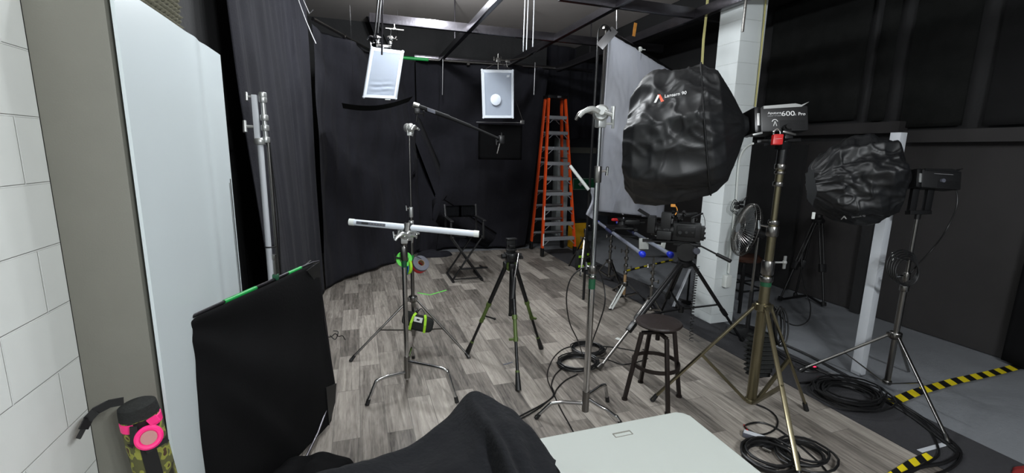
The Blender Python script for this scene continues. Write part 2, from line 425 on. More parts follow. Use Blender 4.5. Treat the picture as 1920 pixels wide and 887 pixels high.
# egg-crate foam high on the left wall
def foam(u, v):
    y = 1.95+u*1.07; z = 2.0+v*1.8
    return V(-.895+.028*(1+math.sin(y*2*PI/.05)*math.sin(z*2*PI/.05)), y, z)
mb = MB().surf(foam, 110, 180)
tag(mb.build('acoustic_foam', 'foam', flat=False, ang=180), 'olive egg-crate acoustic foam high on the left wall above the white board', 'acoustic foam')

# ------------------------------------------------------------------ curtains
def drape(name, bot, top, z0, z1, nu, nv, amp, seed, label, m='cloth_b', extra=None, hem=.05, wl=.22):
    def pl(P, u):
        L = [0]
        for a, c in zip(P, P[1:]): L.append(L[-1]+math.hypot(c[0]-a[0], c[1]-a[1]))
        s = u*L[-1]
        for i in range(len(P)-1):
            if s <= L[i+1] or i == len(P)-2:
                t = (s-L[i])/(L[i+1]-L[i]); return V(P[i][0]+(P[i+1][0]-P[i][0])*t, P[i][1]+(P[i+1][1]-P[i][1])*t, 0), L[-1], V(P[i+1][0]-P[i][0], P[i+1][1]-P[i][1], 0).normalized()
    def fn(u, v):
        a, L, d1 = pl(bot, u); c, _, d2 = pl(top, u)
        p = a.lerp(c, v); nrm = V(d1.y, -d1.x, 0)
        s = u*L; ph = nz((s*.8, v*1.2, seed), 1.0)*2.2
        d = amp*(math.sin(s*2*PI/wl+ph*5)*(.3+.3*v)*(.6+1.2*nz((s*1.3, v, seed+2)))+1.6*nz((s*2.6, v*1.6, seed+3))+1.0*nz((s*6, v*1.2, seed+5))+.35*nz((s*17, v*2.5, seed+6)))
        if extra: d += extra(p.x, z0+v*(z1-z0), s)*math.sin(min(1, 7*u, 7*(1-u))*PI/2)
        z = z0+v*(z1-z0)+(1-v)*hem*nz((s*2.2, 0, seed+9))
        p = p+nrm*d
        return V(p.x, p.y, max(z, .012))
    mb = MB().surf(fn, nu, nv)
    bmesh.ops.recalc_face_normals(mb.bm, faces=mb.bm.faces[:])
    bmesh.ops.solidify(mb.bm, geom=mb.bm.faces[:], thickness=.004)
    o = mb.build(name, m, loc=(bot[0][0], bot[0][1], 0), ang=180)
    tag(o, label, 'curtain'); return o
drape('stage_curtain', [(-.60, 3.62), (-.46, 5.95)], [(-.80, 3.55), (-.50, 5.98)], .02, 3.75, 150, 60, .022, 1,
      'black stage curtain hanging in upright folds behind the tall chrome stand', wl=.2)
def swag(ax, az, k, amp):
    def e(x, z, s):
        dx, dz = x-ax, az-z; r = math.hypot(dx, dz); th = math.atan2(dz, dx)
        w = k*th+1.5*nz((x, z, 0), .9)
        return amp*(math.sin(w)*.5+.35*nz((x*1.6+w*.3, z*1.2, 4), 1.3))*min(1, r/1.2)
    return e
s1 = swag(-.3, 3.7, 7, .24)
drape('stage_curtain', [(-.44, 6.02), (-.05, 6.55), (.54, 7.2), (.82, 7.75), (.98, 7.98)], [(-.43, 6.04), (.22, 7.42), (.95, 7.92)], .03, 3.2, 150, 90, .03, 2,
      'black stage curtain swagged diagonally into the left back corner', extra=s1, wl=.5)
sa, sb = swag(3.45, 3.6, 12, .24), swag(1.5, 3.8, 5, .12)
drape('stage_curtain', [(.96, 7.97), (1.27, 8.08), (2.2, 8.06), (2.98, 8.0)], [(.98, 8.0), (2.2, 7.98), (3.35, 7.97)], .03, 3.27, 200, 110, .018, 3,
      'black stage curtain across the back behind the black director chair', extra=lambda x, z, s: sa(x, z, s)+sb(x, z, s), wl=.6)
drape('stage_curtain', [(3.5, 8.7), (5.5, 8.9)], [(3.36, 8.45), (5.5, 8.9)], 2.08, ZC-.02, 100, 40, .03, 4,
      'black curtain hung high beyond the top of the orange ladder', wl=.22)
drape('stage_curtain', [(5.50, 2.25), (5.2, .2)], [(5.50, 2.25), (5.2, .2)], .02, ZC-.05, 80, 30, .03, 5,
      'black curtain closing off the far right corner', m='cloth_dk', wl=.25)
# heap of spare cloth by the hem at the back left
def heap(cx, cy, rx, ry, h, seed, n=34, m=12, lo=0.0):
    def fn(u, v):
        a = u*2*PI; k = v*PI/2
        r = 1+.3*nz((math.cos(a)*1.5, math.sin(a)*1.5, seed))
        p = V(cx+rx*r*math.cos(a)*math.cos(k), cy+ry*r*math.sin(a)*math.cos(k), lo+h*math.sin(k)*(1+.5*nz((math.cos(a)*math.cos(k)*2, math.sin(a)*math.cos(k)*2, seed+4))))
        return V(p.x, p.y, max(p.z, lo+.002))
    return MB().surf(fn, n, m, wrap=True)
q = G(808, 473)
tag(heap(q.x+.02, 7.68, .32, .12, .1, 3, 60, 20).build('cloth_heap', 'cloth_b', loc=(q.x, 7.68, 0), ang=180), 'crumpled black cloth heaped on the floor at the foot of the back curtain', 'cloth')

# black panels on the upper right wall
def wallpanel(xa, xb, ytop, zb, label, m='felt'):
    a, c = PX(xa, 200, 5.55), PX(xb, 200, 5.55)
    o = MB()
    def fn(u, v):
        y = a.y+(c.y-a.y)*u; z = zb+(3.8-zb)*v
        return V(5.56-.02*abs(math.sin(u*PI))+.012*nz((y*2, z*2, xa)), y, z)
    o.surf(fn, 30, 24); bmesh.ops.solidify(o.bm, geom=o.bm.faces[:], thickness=.02)
    tag(o.build('wall_felt', m, loc=(5.56, a.y, zb), ang=180), label, 'wall covering')
wallpanel(1432, 1608, 0, p1+.17, 'widest black felt sheet on the upper right wall, beside the white column')
wallpanel(1628, 1660, 0, p1+.14, 'narrow black felt strip on the upper right wall above the second covered light')
wallpanel(1688, 1808, 0, p2+.16, 'black felt sheet high on the right wall, right of the narrow strip')
wallpanel(1846, 1990, 0, p2+.15, 'black felt sheet at the right edge high on the wall', 'wall_blk')

# ------------------------------------------------------------------ lighting grid and what hangs from it
GZ = 3.23
t = thing('lighting_grid', 'dark square-tube steel lighting grid hung below the ceiling', 'lighting grid', (2, 4.5, GZ))
for a, c, w, h in (((1.37, .6, GZ+.04), (1.37, 7.9, GZ+.04), .06, .08), ((2.53, .6, GZ+.04), (2.53, 7.9, GZ+.04), .06, .08), ((3.49, .6, GZ+.04), (3.49, 7.9, GZ+.04), .07, .10),
                   ((.2, 5.86, GZ+.05), (4.2, 5.86, GZ+.05), .06, .10), ((-.4, 4.33, GZ+.05), (-.34, 4.33, GZ+.05), .06, .1), ((1.9, 4.33, GZ+.05), (4.2, 4.33, GZ+.05), .06, .10), ((.95, 7.93, GZ+.06), (4.2, 7.93, GZ+.06), .05, .05)):
    if abs(a[0]+.4) < .01: continue
    MB().bar(a, c, w, h, bev=.004).build('beam', 'steel_dk', t)
for x in (1.37, 2.53, 3.49):
    for y in (2.2, 6.7): MB().cyl((x, y, GZ+.07), (x, y, ZC), .009, n=8).build('hanger', 'steel_dk', t)
pa, pb = PY(845, 118, 7.9), PY(1040, 128, 7.9)
t = thing('curtain_rail', 'grey pipe carrying the back curtain', 'curtain rail', (2.2, 7.9, 3.24))
pe = PY(752, 108, 7.9)
MB().cyl(pe, pb, .022).build('pipe', 'chrome_dull', t)
MB().cyl(pe, PY(803, 112, 7.9), .026).build('green_tape', 'green', t)['label'] = 'green tape on pipe'
for xx in (875, 960): MB().cyl(PY(xx, 116.5+xx*.004, 7.9), PY(xx+5, 116.5+xx*.004+.4, 7.9), .028).build('coupler', 'chrome_dull', t)
t = thing('curtain_rail', 'grey pipe running diagonally above the left corner curtain', 'curtain rail', (.1, 6.8, 3.24))
a, c = G(583, 35, 3.24), G(700, 98, 3.2); a.x += .02
MB().cyl(a, a+(c-a)*1.2, .02).build('pipe', 'chrome_dull', t)
MB().cyl(a.lerp(c, .45), a.lerp(c, .47), .027).build('coupler', 'chrome_dull', t)

def rod(px0, py0, px1, py1, Yd, label, r=.008, m='aluminium', z1=None, hook=None, grp=None):
    a, c = PY(px0, py0, Yd), PY(px1, py1, Yd)
    if z1: a = a+(a-c)*((z1-a.z)/(a.z-c.z))
    t = MB().cyl(c, a, r, n=8)
    if hook: t.path([c, PY(*hook[0], Yd), PY(*hook[1], Yd)], r, 8, smooth=2)
    tag(t.build('hanging_rod', m, loc=a), label, 'rod', grp); return a, c
rod(984.5, 0, 981, 97, 5.45, 'leftmost of the three thin pale rods hanging near the grid centre', r=.0065, m='white_paint', z1=ZC)
rod(990.5, 0, 987, 94, 5.6, 'middle of the three thin pale rods hanging near the grid centre', r=.0065, m='white_paint', z1=ZC)
rod(1001.5, 0, 999, 88, 5.5, 'rightmost of the three thin pale rods hanging near the grid centre', r=.0065, m='white_paint', z1=ZC)
rod(1004, 100, 1001, 178, 7.4, 'short thin rod hanging down between the right white panel and the ladder', z1=GZ+.02)
rod(830.5, 112, 829.5, 178, 7.6, 'short thin rod hanging from the far end of the grid beam between the white panels', z1=GZ+.02)
rod(1157, 0, 1156, 55, 4.85, 'short thin rod hanging above the top corner of the grey-white silk', z1=GZ+.3, r=.007)
rod(717, 0, 716, 103, 4.6, 'dark thin rod hanging in front of the left white panel', z1=ZC, r=.008, m='steel_dk')
rod(1401, -20, 1392, 60, 3.4, 'short grey pipe hanging in front of the top of the white column', z1=ZC, r=.012, m='chrome_dull')
t = MB().path([PY(555, -12, 5.2), PY(573, 38, 5.2), PY(592, 82, 5.2)], .007, smooth=2)
tag(t.build('hanging_rod', 'aluminium', loc=PY(555, -12, 5.2)), 'bent thin rod hanging at top of the gap between the left curtains', 'rod')
t = MB().path([PY(562, -14, 5.3), PY(580, 26, 5.3), PY(587, 18, 5.3)], .007, smooth=1)
tag(t.build('hanging_rod', 'aluminium', loc=PY(562, -14, 5.3)), 'hooked thin rod at the top beside the diagonal curtain pipe', 'rod')
# yellow straps and tag
def strap(P, w, m, name, label, cat, Yd):
    pts = [PY(x, y, Yd) for x, y in P]; mb = MB()
    if P[0][1] < 0: pts.insert(0, V(pts[0].x, pts[0].y, ZC))
    for a, c in zip(pts, pts[1:]): mb.bar(a, c, w, .003, up=(0, 1, 0))
    tag(mb.build(name, m, loc=pts[0]), label, cat)
strap([(1329, -25), (1324, 30), (1319, 75), (1316, 128)], .03, 'kraft', 'ratchet_strap', 'pale yellow strap hanging from the grid left of the white column', 'strap', 4.2)
strap([(1437, -10), (1428, 90), (1416, 200)], .018, 'kraft', 'ratchet_strap', 'pale yellow strap down the right edge of the white column', 'strap', 3.73)
strap([(1192, 43), (1188, 68)], .04, 'orange_tag', 'hanging_tag', 'small orange tag hanging from the grid', 'tag', 5.0)

def knob(mb, c, d, L=.05, r=.006, wing=.025):
    c, d = Vector(c), Vector(d).normalized(); mb.cyl(c, c+d*L, r, n=8)
    a = d.cross(Z); a = a.normalized() if a.length > .1 else X
    w = (Z+a*.3).normalized()
    mb.cyl(c+d*L-w*wing, c+d*L+w*wing, r*1.3, r*1.1, n=8); return mb
def grip_head(par, c, ax, s=1.0, name='grip_head', m='cast'):
    """two toothed discs on a common axis with a curved handle"""
    c = Vector(c); ax = Vector(ax).normalized(); side = ax.cross(Z).normalized(); up = side.cross(ax)
    mb = MB()
    mb.lathe(c-ax*.035*s, ax, [(0, .030*s), (.012*s, .036*s), (.030*s, .036*s), (.034*s, .030*s), (.04*s, .036*s), (.058*s, .036*s), (.07*s, .028*s)], 18)
    mb.box(c-Z*.035*s, (.04*s, .04*s, .055*s), bev=.006*s)
    mb.cyl(c+ax*.03*s, c+ax*.07*s, .012*s)
    h = c+ax*.065*s
    mb.path([h+side*.012*s, h+side*.04*s+up*.012*s+ax*.01*s, h+side*.075*s+up*.0*s+ax*.012*s, h+side*.095*s-up*.022*s+ax*.012*s], [.011*s, .012*s, .012*s, .012*s, .012*s, .012*s, .012*s, .011*s, .010*s, .010*s, .009*s, .009*s, .008*s], 8)
    mb.path([h-side*.012*s, h-side*.045*s-up*.012*s], .009*s, 8, smooth=1)
    knob(mb, c-Z*.045*s-side*.02*s, -side, .035*s, .005*s, .02*s)
    return mb.build(name, m, par)

def diffusion(label, P, Yd, mark):
    pts = [PY(x, y, Yd+dy) for (x, y), dy in zip(P, (0, 0, .05, .05))]
    c = sum(pts, V(0, 0, 0))/4
    t = thing('diffusion_panel', label, 'light panel', c)
    ux = (pts[1]-pts[0]).normalized(); uz = (pts[0]-pts[3]).normalized(); n = ux.cross(uz).normalized()
    if n.y > 0: n = -n
    mb = MB().path([p+(c-p)*.05 for p in pts], .017, 8, True, 1)
    for p in pts: mb.ell(p+(c-p)*.05, .0175, 10, 8)
    for a, q in zip(pts, pts[1:]+pts[:1]): mb.bar(a+(c-a)*.1, q+(c-q)*.1, .03, .028, up=n)
    mb.build('frame', 'diff_frame', t)
    W = (pts[1]-pts[0]).length; H = (pts[0]-pts[3]).length
    def fn(u, v):
        a = pts[3].lerp(pts[2], .07+.86*u); b_ = pts[0].lerp(pts[1], .07+.86*u); p = a.lerp(b_, .06+.88*v)
        d = 0
        if mark: d = .005*math.exp(-((v-.2)/.13)**2)*math.sin(v*52+math.sin(u*6))*math.sin(u*PI)*(1 if abs(u-.5) > .03 else .3)
        else: d = .002*nz((u*3, v*3, 1))
        return p+n*(.012+d)
    mb = MB().surf(fn, 24, 60); bmesh.ops.solidify(mb.bm, geom=mb.bm.faces[:], thickness=.004)
    mb.build('diffusion_sheet', 'diff', t, ang=180)
    MB().box(c-n*.03, (W*.86, .03, H*.9), (ux, n, uz), bev=.006).build('housing', 'blk', t)
    return t, pts, n, ux, uz
t, pts, n, ux, uz = diffusion('tilted white diffusion panel with crumpled lower half, hanging on the left', [(696, 87), (757, 95), (743, 187), (680, 184)], 5.5, True)
a = PY(727, 186, 5.55); MB().box(a, (.06, .02, .02), bev=.004).build('latch', 'white', t)
top = pts[0].lerp(pts[1], .38)
hk = thing('grid_hanger', 'chrome clamp and black hanger rods holding the left white panel', 'hanger', PY(708, -15, 5.5))
MB().cyl(PY(712, -25, 5.5), PY(703, 60, 5.5), .011, n=8).cyl(PY(717, -25, 5.5), PY(708, 62, 5.5), .011, n=8).cyl(PY(703, 60, 5.5), PY(699, 80, 5.5), .01, n=8).build('hanger_rod', 'blkm', hk)
MB().cyl(PY(712, -25, 5.5)+V(0, 0, .2), PY(703, 60, 5.5), .002, n=6).build('wire', 'blkm', hk)
c = PY(708, 72, 5.5)
grip_head(hk, c, (-.7, -.7, 0), .9, m='chrome')
knob(MB().cyl(c+V(0, 0, -.06), top, .012).box(top+V(0, 0, .02), (.16, .03, .03), bev=.004), c+V(-.03, 0, -.05), (-1, -.3, -.3)).build('mount', 'chrome', hk)
t2 = thing('grip_clamp', 'small chrome grip clamp hanging just right of the left panel top', 'clamp', PY(732, 72, 5.7))
c = PY(732, 73, 5.7); grip_head(t2, c, (1, -.3, 0), 1.0, 'clamp_body', 'chrome')
MB().cyl(c+V(0, 0, -.15), c+V(0, 0, .05), .007, n=8).cyl(PY(733, 56, 5.7), PY(732, 66, 5.7), .006, n=8).build('pin', 'blkm', t2)
t3 = thing('short_pipe', 'short silver pipe with coupler fixed under the grid above the left panel', 'pipe', PY(740, 54, 5.82))
MB().cyl(PY(723, 53, 5.82), PY(757, 57, 5.82), .011).cyl(PY(737, 54, 5.82), PY(742, 54.6, 5.82), .018).build('pipe', 'chrome', t3)
MB().cyl(PY(739.5, 54, 5.82), V(PY(739.5, 54, 5.82).x, 5.84, GZ+.02), .006, n=8).build('hook', 'chrome_dull', t3)

t, pts, n, ux, uz = diffusion('upright white diffusion panel with a pale round spot, hanging in the middle', [(902, 129), (963, 130), (963, 223), (905, 223)], 6.5, False)
c = PY(929, 187, 6.5)+n*.012
MB().lathe(c+n*.004, n, [(0, .078), (.0015, .076)], 28).build('round_patch', 'patch', t)
c = PY(952, 143, 6.5)+n*.017
MB().box(c, (.04, .03, .002), (ux, uz, n)).build('sticker', 'diff_frame', t)
hk = thing('grid_hanger', 'chrome arm and wires holding the middle white panel', 'hanger', PY(934, 112, 6.5))
c = PY(934, 113, 6.5)
mb = MB().cyl(PY(934, 101, 6.5), PY(934, 130, 6.5), .012).cyl(c, PY(952, 114, 6.5), .010).box(PY(952, 115, 6.5), (.07, .03, .04), bev=.006).box(c, (.07, .04, .06), bev=.008).cyl(PY(952, 114, 6.5), PY(985, 108, 6.6), .01)
knob(mb, c+V(-.03, 0, .01), (-1, 0, .1), .03, .006, .03); knob(mb, PY(950, 117, 6.5), (0, -.3, -1), .04)
mb.cyl(PY(985, 108, 6.6), V(2.53, 6.7, GZ), .01)
mb.build('arm', 'chrome_dull', hk)
MB().cyl(PY(934, 116, 6.5), PY(911, 129, 6.5), .003, n=6).cyl(PY(934, 116, 6.5), PY(955, 129, 6.5), .003, n=6).build('wire', 'chrome_dull', hk)
fl = thing('black_flag', 'black flag hanging below the middle white panel from a thin rod', 'flag', PY(940, 232, 6.7))
MB().cyl(PY(893, 229, 6.7), PY(978, 230, 6.7), .006, n=8).build('rod', 'aluminium', fl)
MB().box(PY(979, 229, 6.7), (.07, .04, .06), bev=.01).cyl(PY(939, 106, 6.66), PY(980, 226, 6.7), .004, n=6).build('clamp', 'chrome_dull', fl)
a, c = PY(897, 232, 6.72), PY(978, 300, 6.72)
def fn(u, v): return V(a.x+(c.x-a.x)*u, 6.72+.012*nz((u*3, v*3, 2)), a.z+(c.z-a.z)*v)
mb = MB().surf(fn, 16, 12); bmesh.ops.solidify(mb.bm, geom=mb.bm.faces[:], thickness=.006); mb.build('fabric', 'cloth_dk', fl, ang=180)
fl = thing('black_flag', 'bowed black flag seen edge-on just below the left white panel', 'flag', PY(700, 200, 6.2))
def fn(u, v):
    p = PY(643+u*123, 200-12*u**2, 6.2-.0*u); p.y = 6.2-.5*v; p.z += -.09*math.sin(PI*min(1, u*1.0))*(.5)+.02*v-.02
    return p
mb = MB().surf(fn, 24, 10); bmesh.ops.solidify(mb.bm, geom=mb.bm.faces[:], thickness=.006); mb.build('fabric', 'felt', fl, ang=180)
for xx in (664, 748): MB().cyl(PY(xx, 199-9*((xx-643)/123)**2, 6.1), V(PY(xx, 199, 6.1).x, 6.0, GZ+.2), .0022, n=6).build('wire', 'blkm', fl)
def collars(par, c, lst, m='chrome_dull', name='clamp_collar'):
    for z, r, h in lst: mb = MB(); mb.lathe((c[0], c[1], z-h/2), Z, [(0, r*.9), (.006, r), (h-.006, r), (h, r*.9)], 16); mb.build(name, m, par)
#@@PART things
# ------------------------------------------------------------------ stands
def collar(mb, c, r, h=.05, d=None):
    d = d or Z; return mb.lathe(Vector(c)-d*h/2, d, [(0, r*.9), (.006, r), (h-.006, r), (h, r*.9)], 16)
def tee(par, c, d, L=.045, s=1.0, m='chrome', name='knob'):
    return knob(MB(), c, d, L*s, .006*s, .022*s).build(name, m, par)
def bent_leg(par, base, foot, za, zb, k=.74, r=.0125, m='chrome', tip=True):
    if za > 3: za = ZA(base, za); zb = ZA(V(base.x, base.y, 0).lerp(V(foot.x, foot.y, 0), k), zb)
    b0 = V(base.x, base.y, za); f = V(foot.x, foot.y, .012); d = (V(f.x, f.y, 0)-V(base.x, base.y, 0))
    bend = V(base.x+d.x*k, base.y+d.y*k, zb); dn = d.normalized()
    pts = [b0+dn*.02, b0.lerp(bend, .5), bend-(bend-b0).normalized()*.06, bend+V(0, 0, -.012), bend.lerp(f, .18), bend.lerp(f, .6), f]
    L = MB().path(pts, r, 10, smooth=4).build('leg', m, par)
    if tip: MB().cyl(f+V(0, 0, -.011), f+(bend-f).normalized()*.035, r*1.25, r*1.15).build('rubber_tip', 'blk', L)
    return L
def spread(par, c, hub, feet, low, mid=.55, r=.010, m='chrome', flat=False, tip=True, brace=True, col_r=.0175):
    """hub height, feet on the floor, brace height on the column"""
    for f in feet:
        f = V(f.x, f.y, .014); d = V(f.x-c.x, f.y-c.y, 0).normalized(); h = V(c.x, c.y, hub)+d*(col_r+.02)
        mb = MB()
        if flat: mb.bar(h, f, .028, .014, bev=.003)
        else: mb.cyl(h, f, r, n=10)
        L = mb.build('leg', m, par)
        if tip: MB().cyl(f+V(0, 0, -.012), f+(h-f).normalized()*.05, r*1.5, r*1.3).build('rubber_tip', 'blk', L)
        if brace:
            q = h.lerp(f, mid); s = V(c.x, c.y, low)+d*(col_r+.008)
            MB().bar(s, q, .022 if flat else .014, .020 if flat else .008).cyl(q-V(0, 0, .012), q+V(0, 0, .012), .008, n=8).build('brace', m, par)
    mb = MB(); collar(mb, (c.x, c.y, hub), col_r+.02, .055)
    for f in feet:
        d = V(f.x-c.x, f.y-c.y, 0).normalized(); mb.box(V(c.x, c.y, hub)+d*(col_r+.018), (.03, .03, .035), bev=.004)
    mb.build('leg_collar', m, par)
    if brace: mb = MB(); collar(mb, (c.x, c.y, low), col_r+.01, .03); mb.build('brace_collar', m, par)
def column(par, c, segs, m='chrome', knobs=(), kd=(1, 0, 0)):
    """segs: (z0, z1, r)"""
    for i, (z0, z1, r) in enumerate(segs):
        MB().cyl((c.x, c.y, z0), (c.x, c.y, z1), r, n=16).build('column' if i == 0 else 'riser', m, par)
    for z, r in knobs:
        mb = MB(); collar(mb, (c.x, c.y, z), r*1.3+.006, .07); mb.box(V(c.x, c.y, z)+Vector(kd).normalized()*(r+.015), (.03, .03, .04), bev=.005)
        cl = mb.build('clamp_collar', m, par); tee(cl, V(c.x, c.y, z)+Vector(kd).normalized()*(r+.02), kd)

# front left C-stand
c = V(.315, 3.20, 0)
cc = V(G(764, 735).x, G(764, 735).y, 0); c = cc
t = thing('c_stand', 'chrome C-stand holding the long white tube light', 'stand', c)
za = ZA(c, 660)
bent_leg(t, c, G(688, 760), 697, 711, .74); bent_leg(t, c, G(857, 755), 677, 692, .80)
bent_leg(t, c, G(775, 672), 687, 650, .78)
zt = ZA(c, 475); zh = ZA(c, 436)
column(t, c, [(ZA(c, 710), zt, .0175), (zt, ZA(c, 452), .014)])
MB().cyl((c.x, c.y, ZA(c, 708)), (c.x, c.y, ZA(c, 668)), .0215, n=16).cyl((c.x, c.y, ZA(c, 716)), (c.x, c.y, ZA(c, 709)), .005, .012).build('leg_collar', 'chrome_dull', t)
collars(t, c, [(zt, .026, .10), (zt+.09, .024, .06)])
kd = (-.9, -.3, .25)
for z, m_ in ((zt-.04, 'blkm'), (zt+.12, 'chrome')): tee(t, V(c.x, c.y, z)+Vector(kd)*.02, kd, .05, 1.1, m_)
MB().cyl((c.x, c.y, zt-.1), (c.x, c.y, zt-.03), .0185, n=16).build('tape_band', 'dkgreen', t)['label'] = 'dark green tape band'
hc = V(c.x, c.y, zh)
grip_head(t, hc+V(0, -.03, 0), (.35, -.93, 0), 1.15)
grip_head(t, hc+V(.045, -.03, .01), (.35, -.93, 0), .85)
# tube light
d0 = dep(hc)-.07
pl_, pr_ = DP(655, 416, d0), DP(898, 439, d0)
t = thing('tube_light', 'long white tube light clamped level across the front left C-stand', 'light', (pl_+pr_)/2)
ax = (pr_-pl_).normalized(); n_ = ax.cross(Uv).normalized()
n_ = -Fv; up_ = n_.cross(ax).normalized(); up_ = up_ if up_.z > 0 else -up_
MB().cyl(pl_+ax*.02, pr_-ax*.02, .0215, n=24).build('diffuser', 'diff_frame', t)
MB().cyl(pl_, pl_+ax*.035, .0235, n=24).build('end_cap', 'white', t); MB().cyl(pr_-ax*.035, pr_, .0235, n=24).build('end_cap', 'white', t)
q = pl_+ax*.055+n_*.0195
dd = MB().box(q+ax*.10, (.2, .009, .02), (ax, n_, up_), bev=.002).build('control_panel', 'greytape', t)
MB().box(q+ax*.06+n_*.005, (.045, .004, .014), (ax, n_, up_)).build('display', 'blk', dd)
dk = MB()
for k in range(5): dk.box(q+ax*(.10+k*.02)+n_*.005, (.010, .004, .008), (ax, n_, up_), bev=.001)
dk.build('button_row', 'chrome_dull', dd)
MB().cyl(pl_.lerp(pr_, .452)-up_*.03+n_*.0, pl_.lerp(pr_, .452)+up_*.03, .030, n=20).build('clamp_ring', 'chrome_dull', t)

# light stand behind it with boom
c = V(.437, 4.06, 0); c = V(G(776, 648).x, G(776, 648).y, 0)
t = thing('light_stand', 'tall chrome light stand behind the C-stand, topped by a grip head', 'stand', c)
hub = ZA(c, 560)
fL, fR = G(657, 678), G(880, 672)
fB = c*3-fL-fR; fB.z = 0
spread(t, c, hub, [fL, fR, fB], ZA(c, 618), .52, .010, 'chrome_dull')
z1, z2, z3 = ZA(c, 420), ZA(c, 398), ZA(c, 245)
column(t, c, [(.10, z1, .0165), (z1, z2+.02, .012), (z2, z3, .0075)], 'chrome_dull')
collars(t, c, [(z1-.01, .022, .08), (z2, .018, .09)], 'cast')
tee(t, V(c.x, c.y, z2+.03), (-1, -.2, .2), .04); tee(t, V(c.x-.01, c.y, z1+.02), (-.8, -.4, -.5), .05)
hc = VA(c, 240)
grip_head(t, hc, (.8, -.6, 0), 1.05)
tape = MB().cyl((c.x, c.y, ZA(c, 500)), (c.x, c.y, ZA(c, 478)), .0175, n=16).build('tape_band', 'green', t); tape['label'] = 'green tape band'
# boom pole
t = thing('boom_pole', 'black telescopic boom pole slanting from the tall light stand', 'pole', hc)
dd = dep(hc)
a, b_, e = DP(777, 197, dd-.02), DP(858, 226, dd+.05), DP(940, 262, dd+.12)
MB().cyl(a, a.lerp(b_, .8), .019, n=16).build('outer_tube', 'matte', t)
MB().cyl(a.lerp(b_, .78), b_.lerp(e, .3), .015).cyl(b_.lerp(e, .28), e, .011).build('inner_tube', 'matte', t)
o = MB().cyl(a-(b_-a).normalized()*.01, a+(b_-a).normalized()*.04, .024, n=16).build('end_cap', 'chrome_dull', t)
MB().box(a.lerp(b_, .38)+V(0, -.018, 0), (.07, .01, .03), ((b_-a).normalized(), (b_-a).normalized().cross(Z).normalized(), Z), bev=.002).build('label_sticker', 'greytape', t)
mb = MB().cyl(hc+V(.055, -.03, .05), DP(783, 205, dd-.02), .007).box(DP(782, 208, dd-.02), (.05, .04, .05), bev=.008); knob(mb, DP(786, 213, dd-.03), (1, -.4, 0), .04)
mb.build('mount', 'blkm', t)
mb = MB().box(e, (.05, .05, .07), bev=.01).cyl(e+V(0, 0, .06), e-V(0, 0, .03), .008); knob(mb, e, (-.6, 0, -.3), .05); mb.build('end_clamp', 'blkm', t)
MB().cyl(DP(941, 254, dd+.12), DP(932, 288, dd+.1), .007).build('pin', 'chrome_dull', t)

# rolls of tape hanging on the stands
def roll(c, nrm, R, w, m, label, hole=.6, core=None):
    nrm = Vector(nrm).normalized(); c = Vector(c)
    t = thing('tape_roll', label, 'tape', c, 'rolls of tape hung on the stands')
    MB().lathe(c-nrm*w/2, nrm, [(0, R*hole), (0, R*.98), (w*.08, R), (w*.92, R), (w, R*.98), (w, R*hole), (0, R*hole)], 32, cap=False).build('tape', m, t)
    MB().lathe(c-nrm*w*.49, nrm, [(0, R*hole*.9), (0, R*hole*.995), (w*.98, R*hole*.995), (w*.98, R*hole*.9), (0, R*hole*.9)], 28, cap=False).build('core', core or 'tan', t)
cst = cc; dc = dep(VA(cst, 487))
roll(DP(757.5, 486, dc+.03), (.1, -1, .12), .056, .024, 'neon', 'bright green tape roll hung facing the camera on the C-stand', .55, 'dkgreen')
roll(DP(765, 500, dc+.06), (-.93, -.35, .1), .055, .018, 'lime', 'lime tape roll hung sideways behind the C-stand column', .6, 'dkgreen')
roll(DP(761, 502, dc+.075), (-.93, -.35, .1), .054, .016, 'bluetape', 'blue tape roll hung sideways next to the lime one', .6, 'white')
ds = dep(VA(c, 495))
q = DP(789, 494, ds-.05)
nn = Vector((.25, -.72, .62)).normalized()
roll(q, nn, .075, .024, 'greytape', 'grey tape roll on top of the bundle hanging on the light stand', .42, 'tan')
roll(q-nn*.026, nn, .074, .022, 'redtape', 'red tape roll directly under the grey roll', .45, 'tan')
roll(q-nn*.052-Z*.004, nn, .065, .022, 'redtape', 'smaller red tape roll, lowest of the bundle', .45, 'blk')
t = MB().path([q+nn*.02+V(0, 0, .03), q+V(-.03, .02, .06), V(c.x, c.y, ZA(c, 480))+V(.015, 0, 0)], .003, 6)
tag(t.build('cord_loop', 'blk', loc=q), 'short black cord loop tying the bundle of tape rolls to the light stand', 'cord')

# sandbag
dS = dep(VA(c, 605))-.10
t = thing('sandbag', 'black sandbag with lime green straps hanging on the light stand', 'sandbag', DP(783, 605, dS))
B = DP(784, 605, dS)
def pillow(c, ax, ay, az, w, h, d, seed=0, n=22, m=14):
    def fn(u, v):
        a = u*2*PI; k = (v-.5)*PI
        ca, sa = math.cos(a), math.sin(a); e = .55
        x = math.copysign(abs(ca)**e, ca); z = math.copysign(abs(sa)**e, sa)
        rr = math.cos(k)**.55 if math.cos(k) > 1e-4 else 0
        p = c+ax*(w/2*x*rr)+az*(h/2*z*rr)+ay*(d/2*math.sin(k)*(1-.35*abs(ca*rr)**3))
        return p+(ay*1.0+az*.4)*(.05*min(w, h)*nz(p, 14, seed))
    return MB().surf(fn, n*2, m, wrap=True)
axx, azz = (Rv*.96-Uv*.22).normalized(), (Uv*.96+Rv*.22).normalized()
ayy = -Fv
pillow(B+axx*.03, axx, ayy, azz, .22, .145, .10, 2).build('bag', 'felt', t, ang=180)
pillow(B-axx*.085+azz*.02, axx, ayy, azz, .13, .13, .06, 4).build('bag_flap', 'felt', t, ang=180)
